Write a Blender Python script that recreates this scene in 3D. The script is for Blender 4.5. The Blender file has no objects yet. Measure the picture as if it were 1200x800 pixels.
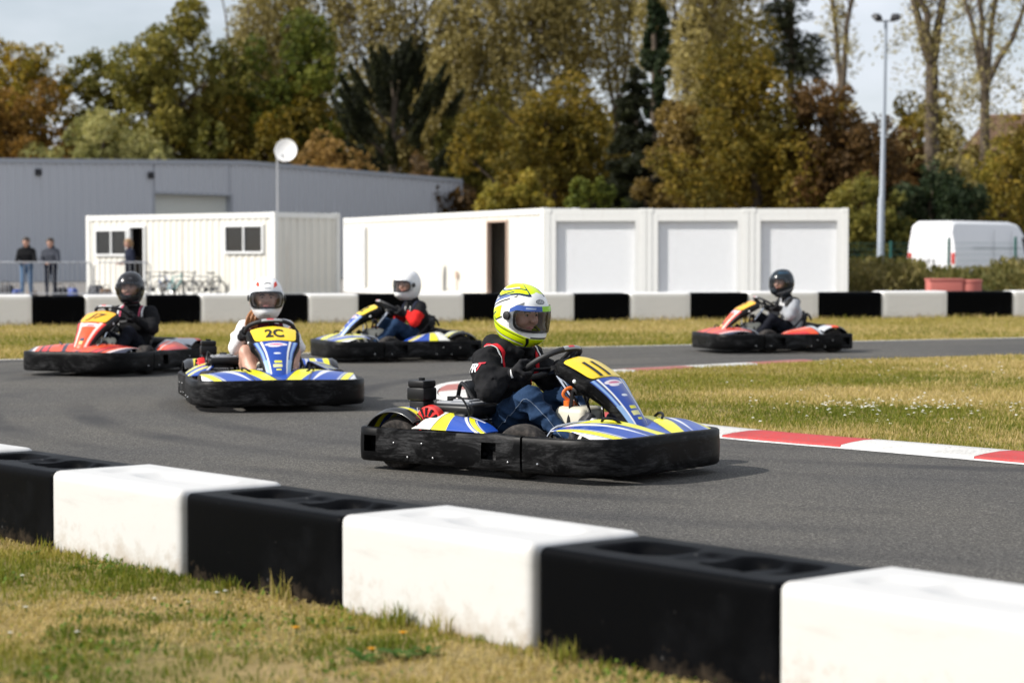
import bpy, bmesh, math, random
import numpy as np
from mathutils import Vector, Matrix
from mathutils.bvhtree import BVHTree

rng = np.random.default_rng(7)
random.seed(7)
R = math.radians
scene = bpy.context.scene
COL = scene.collection

# ------------------------------------------------------------------ camera, sky, sun, exposure
CAM_H, FPX, TILT = 1.2, 2550.0, R(2.22)
cam_data = bpy.data.cameras.new("camera")
cam = bpy.data.objects.new("camera", cam_data)
COL.objects.link(cam)
cam.location = (0, 0, CAM_H)
cam.rotation_euler = (math.pi / 2 - TILT, 0, 0)
cam_data.sensor_width = 36.0
cam_data.lens = FPX / 1200 * 36
cam_data.clip_start = 0.1
cam_data.clip_end = 3000
cam_data.dof.use_dof = True
cam_data.dof.focus_distance = 12.1
cam_data.dof.aperture_fstop = 3.0
scene.camera = cam

SUN_EL, SUN_BEHIND = R(38), R(17)
SUN = Vector((-math.cos(SUN_EL) * math.cos(SUN_BEHIND), -math.cos(SUN_EL) * math.sin(SUN_BEHIND), math.sin(SUN_EL)))
sd = bpy.data.lights.new("sun", 'SUN')
sd.energy = 5.0
sd.angle = R(0.6)
sd.color = (1.0, 0.955, 0.89)
sun = bpy.data.objects.new("sun", sd)
COL.objects.link(sun)
sun.rotation_euler = SUN.to_track_quat('Z', 'Y').to_euler()
sun.location = (-30, -10, 30)

world = bpy.data.worlds.new("World")
scene.world = world
world.use_nodes = True
wn, wl = world.node_tree.nodes, world.node_tree.links
for n in list(wn):
    wn.remove(n)
w_out = wn.new('ShaderNodeOutputWorld')
w_bg = wn.new('ShaderNodeBackground')
w_bg.inputs['Strength'].default_value = 0.082
w_sky = wn.new('ShaderNodeTexSky')
w_sky.sky_type = 'NISHITA'
w_sky.sun_disc = False
w_sky.sun_elevation = SUN_EL
w_sky.sun_rotation = math.atan2(SUN.x, SUN.y)
w_tc = wn.new('ShaderNodeTexCoord')
w_map = wn.new('ShaderNodeMapping')
w_map.inputs['Scale'].default_value = (1.0, 1.0, 3.2)
w_noise = wn.new('ShaderNodeTexNoise')
w_noise.inputs['Scale'].default_value = 3.2
w_noise.inputs['Detail'].default_value = 7
w_noise.inputs['Roughness'].default_value = 0.55
w_ramp = wn.new('ShaderNodeValToRGB')
w_ramp.color_ramp.elements[0].position = 0.34
w_ramp.color_ramp.elements[0].color = (0.35, 0.35, 0.35, 1)
w_ramp.color_ramp.elements[1].position = 0.62
w_ramp.color_ramp.elements[1].color = (0.92, 0.92, 0.92, 1)
w_mix = wn.new('ShaderNodeMix')
w_mix.data_type = 'RGBA'
w_mix.inputs[7].default_value = (9.3, 9.8, 10.7, 1)
wl.new(w_tc.outputs['Generated'], w_map.inputs['Vector'])
wl.new(w_map.outputs['Vector'], w_noise.inputs['Vector'])
wl.new(w_noise.outputs['Fac'], w_ramp.inputs['Fac'])
wl.new(w_ramp.outputs['Color'], w_mix.inputs[0])
wl.new(w_sky.outputs['Color'], w_mix.inputs[6])
wl.new(w_mix.outputs[2], w_bg.inputs['Color'])
wl.new(w_bg.outputs['Background'], w_out.inputs['Surface'])

scene.view_settings.view_transform = 'Standard'
scene.view_settings.look = 'None'
scene.view_settings.exposure = 0.25
scene.view_settings.gamma = 1.0
scene.render.engine = 'CYCLES'
scene.cycles.use_denoising = True
scene.cycles.max_bounces = 6
scene.cycles.transparent_max_bounces = 12

# ------------------------------------------------------------------ laying out: where a sight line meets the ground
_fw = Vector((0, math.cos(TILT), -math.sin(TILT)))
_up = Vector((0, math.sin(TILT), math.cos(TILT)))
def ray(px, py):
    return _fw + Vector((1, 0, 0)) * ((px - 600) / FPX) + _up * ((400 - py) / FPX)
def G(px, py, z=0.0):
    r = ray(px, py)
    return Vector((0, 0, CAM_H)) + r * ((z - CAM_H) / r.z)
def W(px, py, d):
    r = ray(px, py)
    return Vector((0, 0, CAM_H)) + r * (d / r.y)

# ------------------------------------------------------------------ objects, tags
def tag(o, label=None, cat=None, group=None, kind=None):
    if label: o['label'] = label
    if cat: o['category'] = cat
    if group: o['group'] = group
    if kind: o['kind'] = kind
    return o

def empty(name, loc=(0, 0, 0), rz=0.0, parent=None):
    o = bpy.data.objects.new(name, None)
    o.empty_display_size = 0.2
    o.location = loc
    o.rotation_euler = (0, 0, rz)
    if parent: o.parent = parent
    COL.objects.link(o)
    return o

def link(name, me, parent=None, loc=None, rz=None):
    o = bpy.data.objects.new(name, me)
    COL.objects.link(o)
    if parent: o.parent = parent
    if loc is not None: o.location = loc
    if rz is not None: o.rotation_euler = (0, 0, rz)
    return o

def kids(o):
    return [c for c in o.children]

def copy_tree(o, parent=None):
    c = o.copy()
    COL.objects.link(c)
    c.parent = parent
    for ch in kids(o):
        copy_tree(ch, c)
    return c

class MB:
    """collects shapes for one mesh"""
    def __init__(self):
        self.v, self.f, self.m = [], [], []
    def add(self, vf, m=0, M=None):
        vs, fs = vf
        b = len(self.v)
        if M is not None:
            vs = [M @ Vector(p) for p in vs]
        self.v.extend([tuple(p) for p in vs])
        self.f.extend([tuple(i + b for i in f) for f in fs])
        self.m.extend([m] * len(fs))
        return self
    def mesh(self, name, mats, smooth=35):
        me = bpy.data.meshes.new(name)
        me.from_pydata(self.v, [], self.f)
        for mt in (mats if isinstance(mats, (list, tuple)) else [mats]):
            me.materials.append(mt)
        me.polygons.foreach_set('material_index', self.m)
        if smooth:
            me.polygons.foreach_set('use_smooth', [True] * len(self.f))
            me.set_sharp_from_angle(angle=R(smooth))
        me.update()
        return me
    def build(self, name, mats, parent=None, loc=None, rz=None, smooth=35):
        return link(name, self.mesh(name, mats, smooth), parent, loc, rz)

def fast_mesh(name, verts, faces, mats, attrs=None, smooth=False, matidx=None):
    """verts n x 3 array, faces m x k array"""
    me = bpy.data.meshes.new(name)
    verts = np.ascontiguousarray(verts, dtype=np.float32)
    faces = np.ascontiguousarray(faces, dtype=np.int32)
    k = faces.shape[1]
    me.vertices.add(len(verts))
    me.vertices.foreach_set('co', verts.ravel())
    me.loops.add(faces.size)
    me.loops.foreach_set('vertex_index', faces.ravel())
    me.polygons.add(len(faces))
    me.polygons.foreach_set('loop_start', np.arange(len(faces), dtype=np.int32) * k)
    me.polygons.foreach_set('loop_total', np.full(len(faces), k, dtype=np.int32))
    me.polygons.foreach_set('use_smooth', np.full(len(faces), smooth))
    for mt in (mats if isinstance(mats, (list, tuple)) else [mats]):
        me.materials.append(mt)
    if matidx is not None:
        me.polygons.foreach_set('material_index', np.asarray(matidx, dtype=np.int32))
    for an, arr in (attrs or {}).items():
        arr = np.asarray(arr, dtype=np.float32)
        if arr.ndim == 1:
            a = me.attributes.new(an, 'FLOAT', 'POINT')
            a.data.foreach_set('value', arr)
        else:
            a = me.attributes.new(an, 'FLOAT_COLOR', 'POINT')
            a.data.foreach_set('color', np.concatenate([arr, np.ones((len(arr), 1), np.float32)], 1).ravel())
    me.update(calc_edges=True)
    me.validate()
    return me

# ------------------------------------------------------------------ shapes: each returns (verts, faces)
def box(c, s, M=None):
    x, y, z = s[0] / 2, s[1] / 2, s[2] / 2
    vs = [Vector((sx * x, sy * y, sz * z)) for sx in (-1, 1) for sy in (-1, 1) for sz in (-1, 1)]
    if M is not None: vs = [M @ v for v in vs]
    vs = [v + Vector(c) for v in vs]
    return vs, [(0, 1, 3, 2), (4, 6, 7, 5), (0, 4, 5, 1), (2, 3, 7, 6), (0, 2, 6, 4), (1, 5, 7, 3)]

def rbox(c, s, r=0.01, seg=2, M=None, taper=1.0):
    bm = bmesh.new()
    bmesh.ops.create_cube(bm, size=1.0)
    for v in bm.verts:
        t = taper if v.co.z > 0 else 1.0
        v.co = Vector((v.co.x * s[0] * t, v.co.y * s[1] * t, v.co.z * s[2]))
    bmesh.ops.bevel(bm, geom=bm.edges[:], offset=r, segments=seg, affect='EDGES', profile=0.5)
    bm.verts.index_update()
    vs = [v.co.copy() for v in bm.verts]
    fs = [tuple(v.index for v in f.verts) for f in bm.faces]
    bm.free()
    if M is not None: vs = [M @ v for v in vs]
    return [v + Vector(c) for v in vs], fs

def frames(pts, closed=False):
    n = len(pts)
    out = []
    prev = None
    for i in range(n):
        a = pts[(i - 1) % n] if (closed or i > 0) else pts[i]
        b = pts[(i + 1) % n] if (closed or i < n - 1) else pts[i]
        t = (b - a).normalized()
        if prev is None:
            ref = Vector((0, 0, 1)) if abs(t.z) < 0.9 else Vector((1, 0, 0))
            s = t.cross(ref).normalized()
        else:
            s = (prev - t * prev.dot(t)).normalized()
        prev = s
        out.append((t, s, t.cross(s).normalized()))
    return out

def tube(pts, r, n=8, closed=False, cap=True):
    pts = [Vector(p) for p in pts]
    fr = frames(pts, closed)
    vs, fs = [], []
    for i, p in enumerate(pts):
        rr = r[i] if isinstance(r, (list, tuple)) else r
        for k in range(n):
            a = 2 * math.pi * k / n
            vs.append(p + fr[i][1] * (rr * math.cos(a)) + fr[i][2] * (rr * math.sin(a)))
    m = len(pts)
    for i in range(m if closed else m - 1):
        j = (i + 1) % m
        for k in range(n):
            l = (k + 1) % n
            fs.append((i * n + k, i * n + l, j * n + l, j * n + k))
    if cap and not closed:
        fs.append(tuple(range(n))[::-1])
        fs.append(tuple(range((m - 1) * n, m * n)))
    return vs, fs

def lathe(profile, n=24, axis='z', c=(0, 0, 0), closed=False):
    """profile [(radius, height)]"""
    vs, fs = [], []
    for (r, h) in profile:
        for k in range(n):
            a = 2 * math.pi * k / n
            x, y = r * math.cos(a), r * math.sin(a)
            p = (x, y, h) if axis == 'z' else ((x, h, y) if axis == 'y' else (h, x, y))
            vs.append(Vector(p) + Vector(c))
    m = len(profile)
    for i in range(m if closed else m - 1):
        j = (i + 1) % m
        for k in range(n):
            l = (k + 1) % n
            fs.append((i * n + k, i * n + l, j * n + l, j * n + k))
    return vs, fs

def disc_ends(profile, n=24, axis='z', c=(0, 0, 0)):
    p = [(0.0001, profile[0][1])] + list(profile) + [(0.0001, profile[-1][1])]
    return lathe(p, n, axis, c)

def loft(rings, close_ring=True, close_path=False, cap=False, skip=None):
    vs, fs = [], []
    k = len(rings[0])
    for r in rings: vs.extend([Vector(p) for p in r])
    m = len(rings)
    for i in range(m if close_path else m - 1):
        j = (i + 1) % m
        for a in range(k if close_ring else k - 1):
            b = (a + 1) % k
            if skip and skip(i, a): continue
            fs.append((i * k + a, i * k + b, j * k + b, j * k + a))
    if cap:
        fs.append(tuple(range(k))[::-1])
        fs.append(tuple(range((m - 1) * k, m * k)))
    return vs, fs

def prism(poly, z0, z1):
    """poly: list of (x, y)"""
    n = len(poly)
    vs = [Vector((x, y, z0)) for x, y in poly] + [Vector((x, y, z1)) for x, y in poly]
    fs = [tuple(range(n))[::-1], tuple(range(n, 2 * n))]
    for i in range(n):
        j = (i + 1) % n
        fs.append((i, j, n + j, n + i))
    return vs, fs

def sphere(c, r, n=12, m=8, sc=(1, 1, 1)):
    prof = [(r * math.sin(math.pi * (i + 0.02) / (m + 0.04)), -r * math.cos(math.pi * (i + 0.02) / (m + 0.04))) for i in range(m + 1)]
    vs, fs = lathe(prof, n)
    return [Vector((v.x * sc[0], v.y * sc[1], v.z * sc[2])) + Vector(c) for v in vs], fs

def spline(pts, n, closed=False):
    """Catmull-Rom through pts, n points, evenly spaced"""
    P = np.array([tuple(p) for p in pts], float)
    m = len(P)
    out = []
    segs = m if closed else m - 1
    for i in range(segs):
        if closed:
            a, b, c, d = P[(i - 1) % m], P[i], P[(i + 1) % m], P[(i + 2) % m]
        else:
            b, c = P[i], P[i + 1]
            a = P[i - 1] if i > 0 else 2 * b - c
            d = P[i + 2] if i + 2 < m else 2 * c - b
        for t in np.linspace(0, 1, 24, endpoint=False):
            out.append(0.5 * (2 * b + (c - a) * t + (2 * a - 5 * b + 4 * c - d) * t * t + (3 * b - a - 3 * c + d) * t ** 3))
    out.append(P[0] if closed else P[-1])
    out = np.array(out)
    L = np.concatenate([[0], np.cumsum(np.linalg.norm(np.diff(out, axis=0), axis=1))])
    q = np.linspace(0, L[-1], n + 1)[:-1] if closed else np.linspace(0, L[-1], n)
    return [Vector([float(np.interp(x, L, out[:, k])) for k in range(P.shape[1])]) for x in q]

# painted grid: a sheet P(u, v) whose print is C(u, v)
def print_grid(name, P, C, nu, nv, mat, parent=None, thick=0.0, back=None, ss=2, both=False):
    u = np.linspace(0, 1, nu)
    v = np.linspace(0, 1, nv)
    U, V = np.meshgrid(u, v, indexing='ij')
    pts = P(U, V).reshape(-1, 3)
    acc = 0
    for i in range(ss):
        for j in range(ss):
            du = ((i + .5) / ss - .5) / (nu - 1)
            dv = ((j + .5) / ss - .5) / (nv - 1)
            acc = acc + C(U + du, V + dv)
    cols = (acc / (ss * ss)).reshape(-1, 3)
    idx = np.arange(nu * nv).reshape(nu, nv)
    q = np.stack([idx[:-1, :-1], idx[1:, :-1], idx[1:, 1:], idx[:-1, 1:]], -1).reshape(-1, 4)
    me = fast_mesh(name, pts, q, mat, {'Col': cols}, smooth=True)
    o = link(name, me, parent)
    if thick:
        md = o.modifiers.new("thickness", 'SOLIDIFY')
        md.thickness = thick
        md.offset = -1
    return o

def paint(base, *layers):
    """layers: (mask, rgb) laid over base"""
    sh = layers[0][0].shape
    out = np.empty(sh + (3,))
    out[:] = base
    for m, c in layers:
        out[m] = c
    return out
# ------------------------------------------------------------------ materials
class NT:
    def __init__(self, name):
        self.mat = bpy.data.materials.new(name)
        self.mat.use_nodes = True
        self.n, self.l = self.mat.node_tree.nodes, self.mat.node_tree.links
        self.bsdf = self.n['Principled BSDF']
        self.out = self.n['Material Output']
        self._tc = None
    def new(self, t, **kw):
        nd = self.n.new(t)
        for k, v in kw.items(): setattr(nd, k, v)
        return nd
    def put(self, sock, v):
        if hasattr(v, 'is_output') or isinstance(v, bpy.types.NodeSocket): self.l.new(v, sock)
        else:
            if isinstance(v, (tuple, list)) and len(v) == 3 and sock.type == 'RGBA': v = (*v, 1)
            sock.default_value = v
    def co(self, which='Object'):
        if self._tc is None: self._tc = self.new('ShaderNodeTexCoord')
        return self._tc.outputs[which]
    def pos(self):
        return self.new('ShaderNodeNewGeometry').outputs['Position']
    def attr(self, name, out='Color'):
        return self.new('ShaderNodeAttribute', attribute_name=name).outputs[out]
    def mapped(self, vec, scale):
        m = self.new('ShaderNodeMapping')
        self.l.new(vec, m.inputs['Vector'])
        m.inputs['Scale'].default_value = scale
        return m.outputs['Vector']
    def noise(self, scale, vec=None, detail=4, rough=0.55, dist=0.0):
        t = self.new('ShaderNodeTexNoise')
        t.inputs['Scale'].default_value = scale
        t.inputs['Detail'].default_value = detail
        t.inputs['Roughness'].default_value = rough
        t.inputs['Distortion'].default_value = dist
        self.l.new(vec if vec is not None else self.co(), t.inputs['Vector'])
        return t.outputs['Fac']
    def voro(self, scale, vec=None):
        t = self.new('ShaderNodeTexVoronoi')
        t.inputs['Scale'].default_value = scale
        self.l.new(vec if vec is not None else self.co(), t.inputs['Vector'])
        return t
    def ramp(self, fac, stops, interp='LINEAR'):
        r = self.new('ShaderNodeValToRGB')
        r.color_ramp.interpolation = interp
        e = r.color_ramp.elements
        while len(e) < len(stops): e.new(0.5)
        for el, (p, c) in zip(e, stops):
            el.position = p
            el.color = (*c, 1) if len(c) == 3 else c
        self.l.new(fac, r.inputs['Fac'])
        return r.outputs['Color']
    def step(self, fac, a, b):
        return self.ramp(fac, [(a, (0, 0, 0)), (b, (1, 1, 1))])
    def math(self, op, a, b=0.0, c=0.0):
        m = self.new('ShaderNodeMath', operation=op)
        self.put(m.inputs[0], a); self.put(m.inputs[1], b)
        if op in ('MULTIPLY_ADD', 'COMPARE'): self.put(m.inputs[2], c)
        return m.outputs[0]
    def mix(self, fac, a, b, mode='MIX'):
        m = self.new('ShaderNodeMix', data_type='RGBA', blend_type=mode)
        self.put(m.inputs[0], fac); self.put(m.inputs[6], a); self.put(m.inputs[7], b)
        return m.outputs[2]
    def bump(self, h, strength=0.3, dist=0.01):
        b = self.new('ShaderNodeBump')
        b.inputs['Strength'].default_value = strength
        b.inputs['Distance'].default_value = dist
        self.l.new(h, b.inputs['Height'])
        self.l.new(b.outputs['Normal'], self.bsdf.inputs['Normal'])
    def set(self, **kw):
        names = dict(color='Base Color', rough='Roughness', metal='Metallic', spec='Specular IOR Level', coat='Coat Weight', coat_rough='Coat Roughness', sheen='Sheen Weight', alpha='Alpha')
        for k, v in kw.items(): self.put(self.bsdf.inputs[names[k]], v)
        return self

MT = {}
def simple(name, color, rough=0.5, metal=0.0, var=0.12, scale=9.0, bump=0.0, spec=0.5, coat=0.0):
    t = NT(name)
    nz = t.noise(scale, t.co(), 5)
    c = t.mix(nz, tuple(x * (1 - var) for x in color), tuple(min(1, x * (1 + var)) for x in color))
    t.set(color=c, rough=t.math('MULTIPLY_ADD', nz, 0.2, rough - 0.1), metal=metal, spec=spec, coat=coat)
    if bump: t.bump(t.noise(scale * 4, t.co(), 6), bump, 0.004)
    MT[name] = t.mat
    return t.mat

simple('black_metal', (0.010, 0.010, 0.011), 0.45, spec=0.3)
simple('engine_black', (0.008, 0.008, 0.009), 0.42, var=0.3, spec=0.28)
simple('engine_grey', (0.30, 0.31, 0.33), 0.45)
simple('chrome', (0.75, 0.76, 0.78), 0.16, metal=1.0, var=0.03)
simple('bolt_metal', (0.6, 0.6, 0.6), 0.3, metal=1.0)
simple('fan_red', (0.65, 0.02, 0.015), 0.42)
simple('tank_cream', (0.55, 0.52, 0.42), 0.5)
simple('orange_hose', (0.75, 0.16, 0.02), 0.4)
simple('seat_black', (0.01, 0.01, 0.011), 0.5, spec=0.25)
simple('grip_black', (0.018, 0.018, 0.02), 0.6)
simple('label_grey', (0.35, 0.36, 0.37), 0.5)
simple('rim_grey', (0.22, 0.22, 0.23), 0.4, metal=0.7)
simple('red_plastic', (0.6, 0.025, 0.02), 0.4)
simple('plate_yellow', (0.86, 0.60, 0.012), 0.38, var=0.05, coat=0.3)
simple('plate_orange', (0.88, 0.43, 0.01), 0.38, var=0.05, coat=0.3)
simple('print_black', (0.012, 0.012, 0.012), 0.5)
simple('print_white', (0.8, 0.8, 0.8), 0.5)
simple('print_red', (0.6, 0.03, 0.05), 0.5)
simple('skin', (0.52, 0.29, 0.21), 0.5, var=0.08, scale=30)
simple('lip', (0.45, 0.16, 0.13), 0.45)
simple('hair_dark', (0.03, 0.018, 0.01), 0.6, var=0.4, scale=60)
simple('hair_ginger', (0.3, 0.12, 0.035), 0.6, var=0.4, scale=60)
simple('hair_sand', (0.28, 0.17, 0.08), 0.6, var=0.4, scale=60)
simple('eye_white', (0.34, 0.31, 0.29), 0.3)
simple('eye_dark', (0.02, 0.015, 0.012), 0.2)
simple('helmet_white', (0.82, 0.82, 0.82), 0.25, var=0.02, coat=0.6)
simple('helmet_black', (0.012, 0.013, 0.015), 0.22, coat=0.7)
simple('helmet_black_blue', (0.014, 0.024, 0.03), 0.2, coat=0.8)
simple('helmet_trim', (0.012, 0.012, 0.013), 0.5)
simple('shoe_black', (0.02, 0.02, 0.022), 0.6)
simple('shoe_sole', (0.7, 0.69, 0.64), 0.6)
simple('galvanised', (0.42, 0.43, 0.45), 0.45, metal=0.7)
simple('mast_grey', (0.33, 0.37, 0.42), 0.5)
simple('bike_black', (0.02, 0.02, 0.022), 0.4)
simple('bike_blue', (0.05, 0.12, 0.3), 0.3)
simple('bike_teal', (0.1, 0.4, 0.4), 0.3)
simple('bike_grey', (0.3, 0.31, 0.33), 0.3, metal=0.4)
simple('bike_tyre', (0.02, 0.02, 0.02), 0.8)
simple('green_post', (0.01, 0.09, 0.075), 0.5)
simple('lamp_black', (0.025, 0.025, 0.028), 0.5)
simple('window_frame_white', (0.75, 0.76, 0.76), 0.4)
simple('curtain', (0.4, 0.41, 0.41), 0.8, scale=3)
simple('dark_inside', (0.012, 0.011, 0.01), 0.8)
simple('interior_brown', (0.10, 0.05, 0.02), 0.8)
simple('aluminium', (0.6, 0.6, 0.6), 0.35, metal=0.9)
simple('dish_white', (0.78, 0.78, 0.77), 0.45, var=0.03)
simple('pipe_pink', (0.5, 0.37, 0.29), 0.6)
simple('terracotta', (0.13, 0.075, 0.045), 0.8, var=0.3, scale=2.0)
simple('house_cream', (0.62, 0.55, 0.44), 0.8)
simple('shutter_brown', (0.16, 0.09, 0.05), 0.6)
simple('tail_red', (0.5, 0.03, 0.02), 0.25)
simple('clutter_blue', (0.03, 0.07, 0.3), 0.5)
simple('clutter_dark', (0.03, 0.03, 0.035), 0.6)
simple('clutter_brown', (0.16, 0.10, 0.06), 0.7)

def mk_cloth(name, color, scale=55.0, var=0.25, rough=0.85):
    t = NT(name)
    n1 = t.noise(scale, t.co(), 5, 0.6)
    n2 = t.noise(7.0, t.co(), 3)
    c = t.mix(n1, tuple(x * (1 - var) for x in color), tuple(min(1, x * (1 + var)) for x in color))
    c = t.mix(t.math('MULTIPLY', n2, 0.35), c, tuple(min(1, x * 1.35 + 0.004) for x in color))
    t.set(color=c, rough=rough, spec=0.12)
    t.bump(t.math('ADD', t.noise(22, t.co(), 4, 0.6, 0.8), t.math('MULTIPLY', n1, 0.35)), 0.5, 0.006)
    MT[name] = t.mat
mk_cloth('jacket_black', (0.0125, 0.0125, 0.0138))
mk_cloth('jacket_navy', (0.014, 0.017, 0.032))
mk_cloth('jacket_grey', (0.06, 0.065, 0.08))
mk_cloth('sleeve_red', (0.6, 0.02, 0.018), var=0.12)
mk_cloth('sleeve_white', (0.72, 0.71, 0.72), var=0.05)
mk_cloth('suit_white', (0.50, 0.50, 0.51), var=0.05)
mk_cloth('suit_grey', (0.30, 0.31, 0.33), var=0.08)
mk_cloth('vest_maroon', (0.09, 0.012, 0.02))
mk_cloth('trousers_dark', (0.011, 0.012, 0.018))
mk_cloth('jeans_blue', (0.018, 0.040, 0.088), 90, 0.35)
mk_cloth('jeans_light', (0.10, 0.17, 0.28), 90, 0.3)
mk_cloth('glove_black', (0.019, 0.019, 0.021))
mk_cloth('sock_dark', (0.02, 0.02, 0.025))
mk_cloth('stripe_red', (0.55, 0.02, 0.03), var=0.1)
mk_cloth('stripe_white', (0.75, 0.75, 0.75), var=0.05)
mk_cloth('stripe_pink', (0.65, 0.12, 0.2), var=0.1)
mk_cloth('jean_thread', (0.16, 0.20, 0.27), var=0.1)

t = NT('printed_panel')           # glossy plastic whose print is the mesh colour
nz = t.noise(14, t.co(), 5)
dirt = t.step(t.noise(5.0, t.co(), 6, 0.65), 0.58, 0.8)
c = t.mix(t.math('MULTIPLY', dirt, 0.35), t.attr('Col'), (0.10, 0.09, 0.08))
t.set(color=c, rough=t.math('MULTIPLY_ADD', nz, 0.25, 0.22), coat=0.35, coat_rough=0.15)
MT['printed_panel'] = t.mat

t = NT('helmet_print')
t.set(color=t.attr('Col'), rough=t.math('MULTIPLY_ADD', t.noise(20, t.co()), 0.1, 0.18), spec=0.3, coat=0.22, coat_rough=0.06)
MT['helmet_print'] = t.mat

t = NT('bumper_plastic')          # black polyethylene rubbed pale where it has hit things
sc = t.noise(3.2, t.mapped(t.co(), (1.0, 1.0, 2.2)), 9, 0.74, 0.8)
sc2 = t.noise(26, t.mapped(t.co(), (0.5, 0.5, 4.0)), 6, 0.7, 0.6)
m = t.math('MULTIPLY', t.step(sc, 0.47, 0.68), t.step(sc2, 0.36, 0.68))
c = t.mix(m, (0.0018, 0.0018, 0.0021), (0.075, 0.075, 0.077))
t.set(color=c, rough=t.math('MULTIPLY_ADD', sc, 0.5, 0.2), spec=0.12)
t.bump(t.math('ADD', t.noise(5, t.co(), 2), t.math('MULTIPLY', sc2, 0.5)), 0.10, 0.006)
MT['bumper_plastic'] = t.mat

t = NT('tyre_rubber')
n1 = t.noise(40, t.co(), 5)
c = t.mix(t.step(n1, 0.4, 0.75), (0.022, 0.020, 0.019), (0.075, 0.065, 0.058))
t.set(color=c, rough=0.82, spec=0.25)
t.bump(n1, 0.3, 0.004)
MT['tyre_rubber'] = t.mat

t = NT('barrier_black')
n1 = t.noise(3.0, t.co(), 6, 0.6)
spots = t.step(t.voro(7.0).outputs['Distance'], 0.0, 0.06)
c = t.mix(t.step(n1, 0.55, 0.85), (0.0016, 0.0018, 0.0024), (0.006, 0.0065, 0.0078))
rub_ = t.step(t.noise(5.5, t.mapped(t.co(), (1.0, 1.0, 7.0)), 7, 0.75, 0.8), 0.66, 0.80)
c = t.mix(t.math('MULTIPLY', rub_, 0.30), c, (0.07, 0.07, 0.075))
sepb = t.new('ShaderNodeSeparateXYZ'); t.l.new(t.co(), sepb.inputs[0])
mud_ = t.step(t.math('ADD', t.noise(10, t.co(), 6, 0.7), t.math('MULTIPLY', t.math('SUBTRACT', 0.10, sepb.outputs['Z']), 2.2)), 0.62, 0.95)
c = t.mix(t.math('MULTIPLY', mud_, 0.45), c, (0.16, 0.12, 0.08))
c = t.mix(t.math('MULTIPLY', t.math('SUBTRACT', 1.0, spots), 0.5), c, (0.16, 0.155, 0.15))
t.set(color=c, rough=t.math('MULTIPLY_ADD', n1, 0.3, 0.30), spec=0.035)
t.bump(t.noise(30, t.co(), 4), 0.12, 0.004)
MT['barrier_black'] = t.mat

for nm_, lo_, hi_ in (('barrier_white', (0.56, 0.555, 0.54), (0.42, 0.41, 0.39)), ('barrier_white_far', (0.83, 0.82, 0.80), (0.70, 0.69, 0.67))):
    t = NT(nm_)
    sep = t.new('ShaderNodeSeparateXYZ'); t.l.new(t.co(), sep.inputs[0])
    n1 = t.noise(3.5, t.mapped(t.co(), (0.6, 0.6, 2.5)), 7, 0.65, 0.6)
    n2 = t.noise(11, t.co(), 6, 0.7)
    low = t.math('SUBTRACT', 0.16, sep.outputs['Z'])          # mud splashed along the foot
    low = t.math('MULTIPLY', low, 5.0)
    stain = t.math('MULTIPLY', t.step(t.math('ADD', n2, t.math('MULTIPLY', low, 0.30)), 0.57, 0.90), 0.8)
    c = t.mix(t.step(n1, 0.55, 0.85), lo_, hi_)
    c = t.mix(stain, c, (0.33, 0.26, 0.19))
    scr = t.step(t.noise(9, t.mapped(t.co(), (1.2, 1.2, 9.0)), 6, 0.75, 1.0), 0.66, 0.8)
    c = t.mix(t.math('MULTIPLY', scr, 0.55), c, (0.26, 0.25, 0.24))
    t.set(color=c, rough=0.5, spec=0.4)
    t.bump(t.math('ADD', t.math('MULTIPLY', n2, 0.4), t.noise(3.2, t.co(), 3)), 0.3, 0.012)
    MT[nm_] = t.mat

t = NT('asphalt')
p = t.pos()
f1 = t.noise(85, p, 5, 0.8)
f2 = t.noise(30, p, 5, 0.8)
big = t.noise(0.55, p, 5, 0.6)
c = t.ramp(f1, [(0.34, (0.011, 0.011, 0.010)), (0.5, (0.060, 0.058, 0.053)), (0.62, (0.36, 0.34, 0.305))])
c = t.mix(0.5, c, t.ramp(f2, [(0.3, (0.036, 0.035, 0.033)), (0.7, (0.094, 0.090, 0.082))]))
c = t.mix(t.step(big, 0.35, 0.7), t.mix(1.0, c, (0.86, 0.86, 0.88), 'MULTIPLY'), t.mix(1.0, c, (1.16, 1.13, 1.08), 'MULTIPLY'))
# rubber laid down by tyres: long curved streaks round the corner
wv = t.new('ShaderNodeTexWave', wave_type='RINGS', rings_direction='Z')
wv.inputs['Scale'].default_value = 0.42
wv.inputs['Distortion'].default_value = 1.2
wv.inputs['Detail'].default_value = 3
wv.inputs['Detail Scale'].default_value = 0.3
sub = t.new('ShaderNodeVectorMath', operation='SUBTRACT')
t.l.new(p, sub.inputs[0]); sub.inputs[1].default_value = (5.0, 19.0, 0)
t.l.new(sub.outputs[0], wv.inputs['Vector'])
streak = t.math('MULTIPLY', t.step(wv.outputs['Fac'], 0.55, 0.95), t.step(t.noise(0.35, p, 4), 0.42, 0.62))
c = t.mix(t.math('MULTIPLY', streak, 0.78), c, (0.028, 0.028, 0.03))
t.set(color=c, rough=0.88, spec=0.3)
t.bump(f1, 0.6, 0.01)
MT['asphalt'] = t.mat

t = NT('grass_ground')            # soil, thatch and moss under the blades
p = t.pos()
g1 = t.noise(1.1, p, 6, 0.6)
g2 = t.noise(30, p, 5, 0.7)
c = t.ramp(g1, [(0.34, (0.13, 0.12, 0.026)), (0.5, (0.28, 0.21, 0.075)), (0.66, (0.37, 0.26, 0.12))])
c = t.mix(0.5, c, t.ramp(g2, [(0.3, (0.09, 0.075, 0.028)), (0.7, (0.42, 0.33, 0.16))]))
t.set(color=c, rough=0.95, spec=0.15)
t.bump(g2, 0.8, 0.03)
MT['grass_ground'] = t.mat

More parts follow.
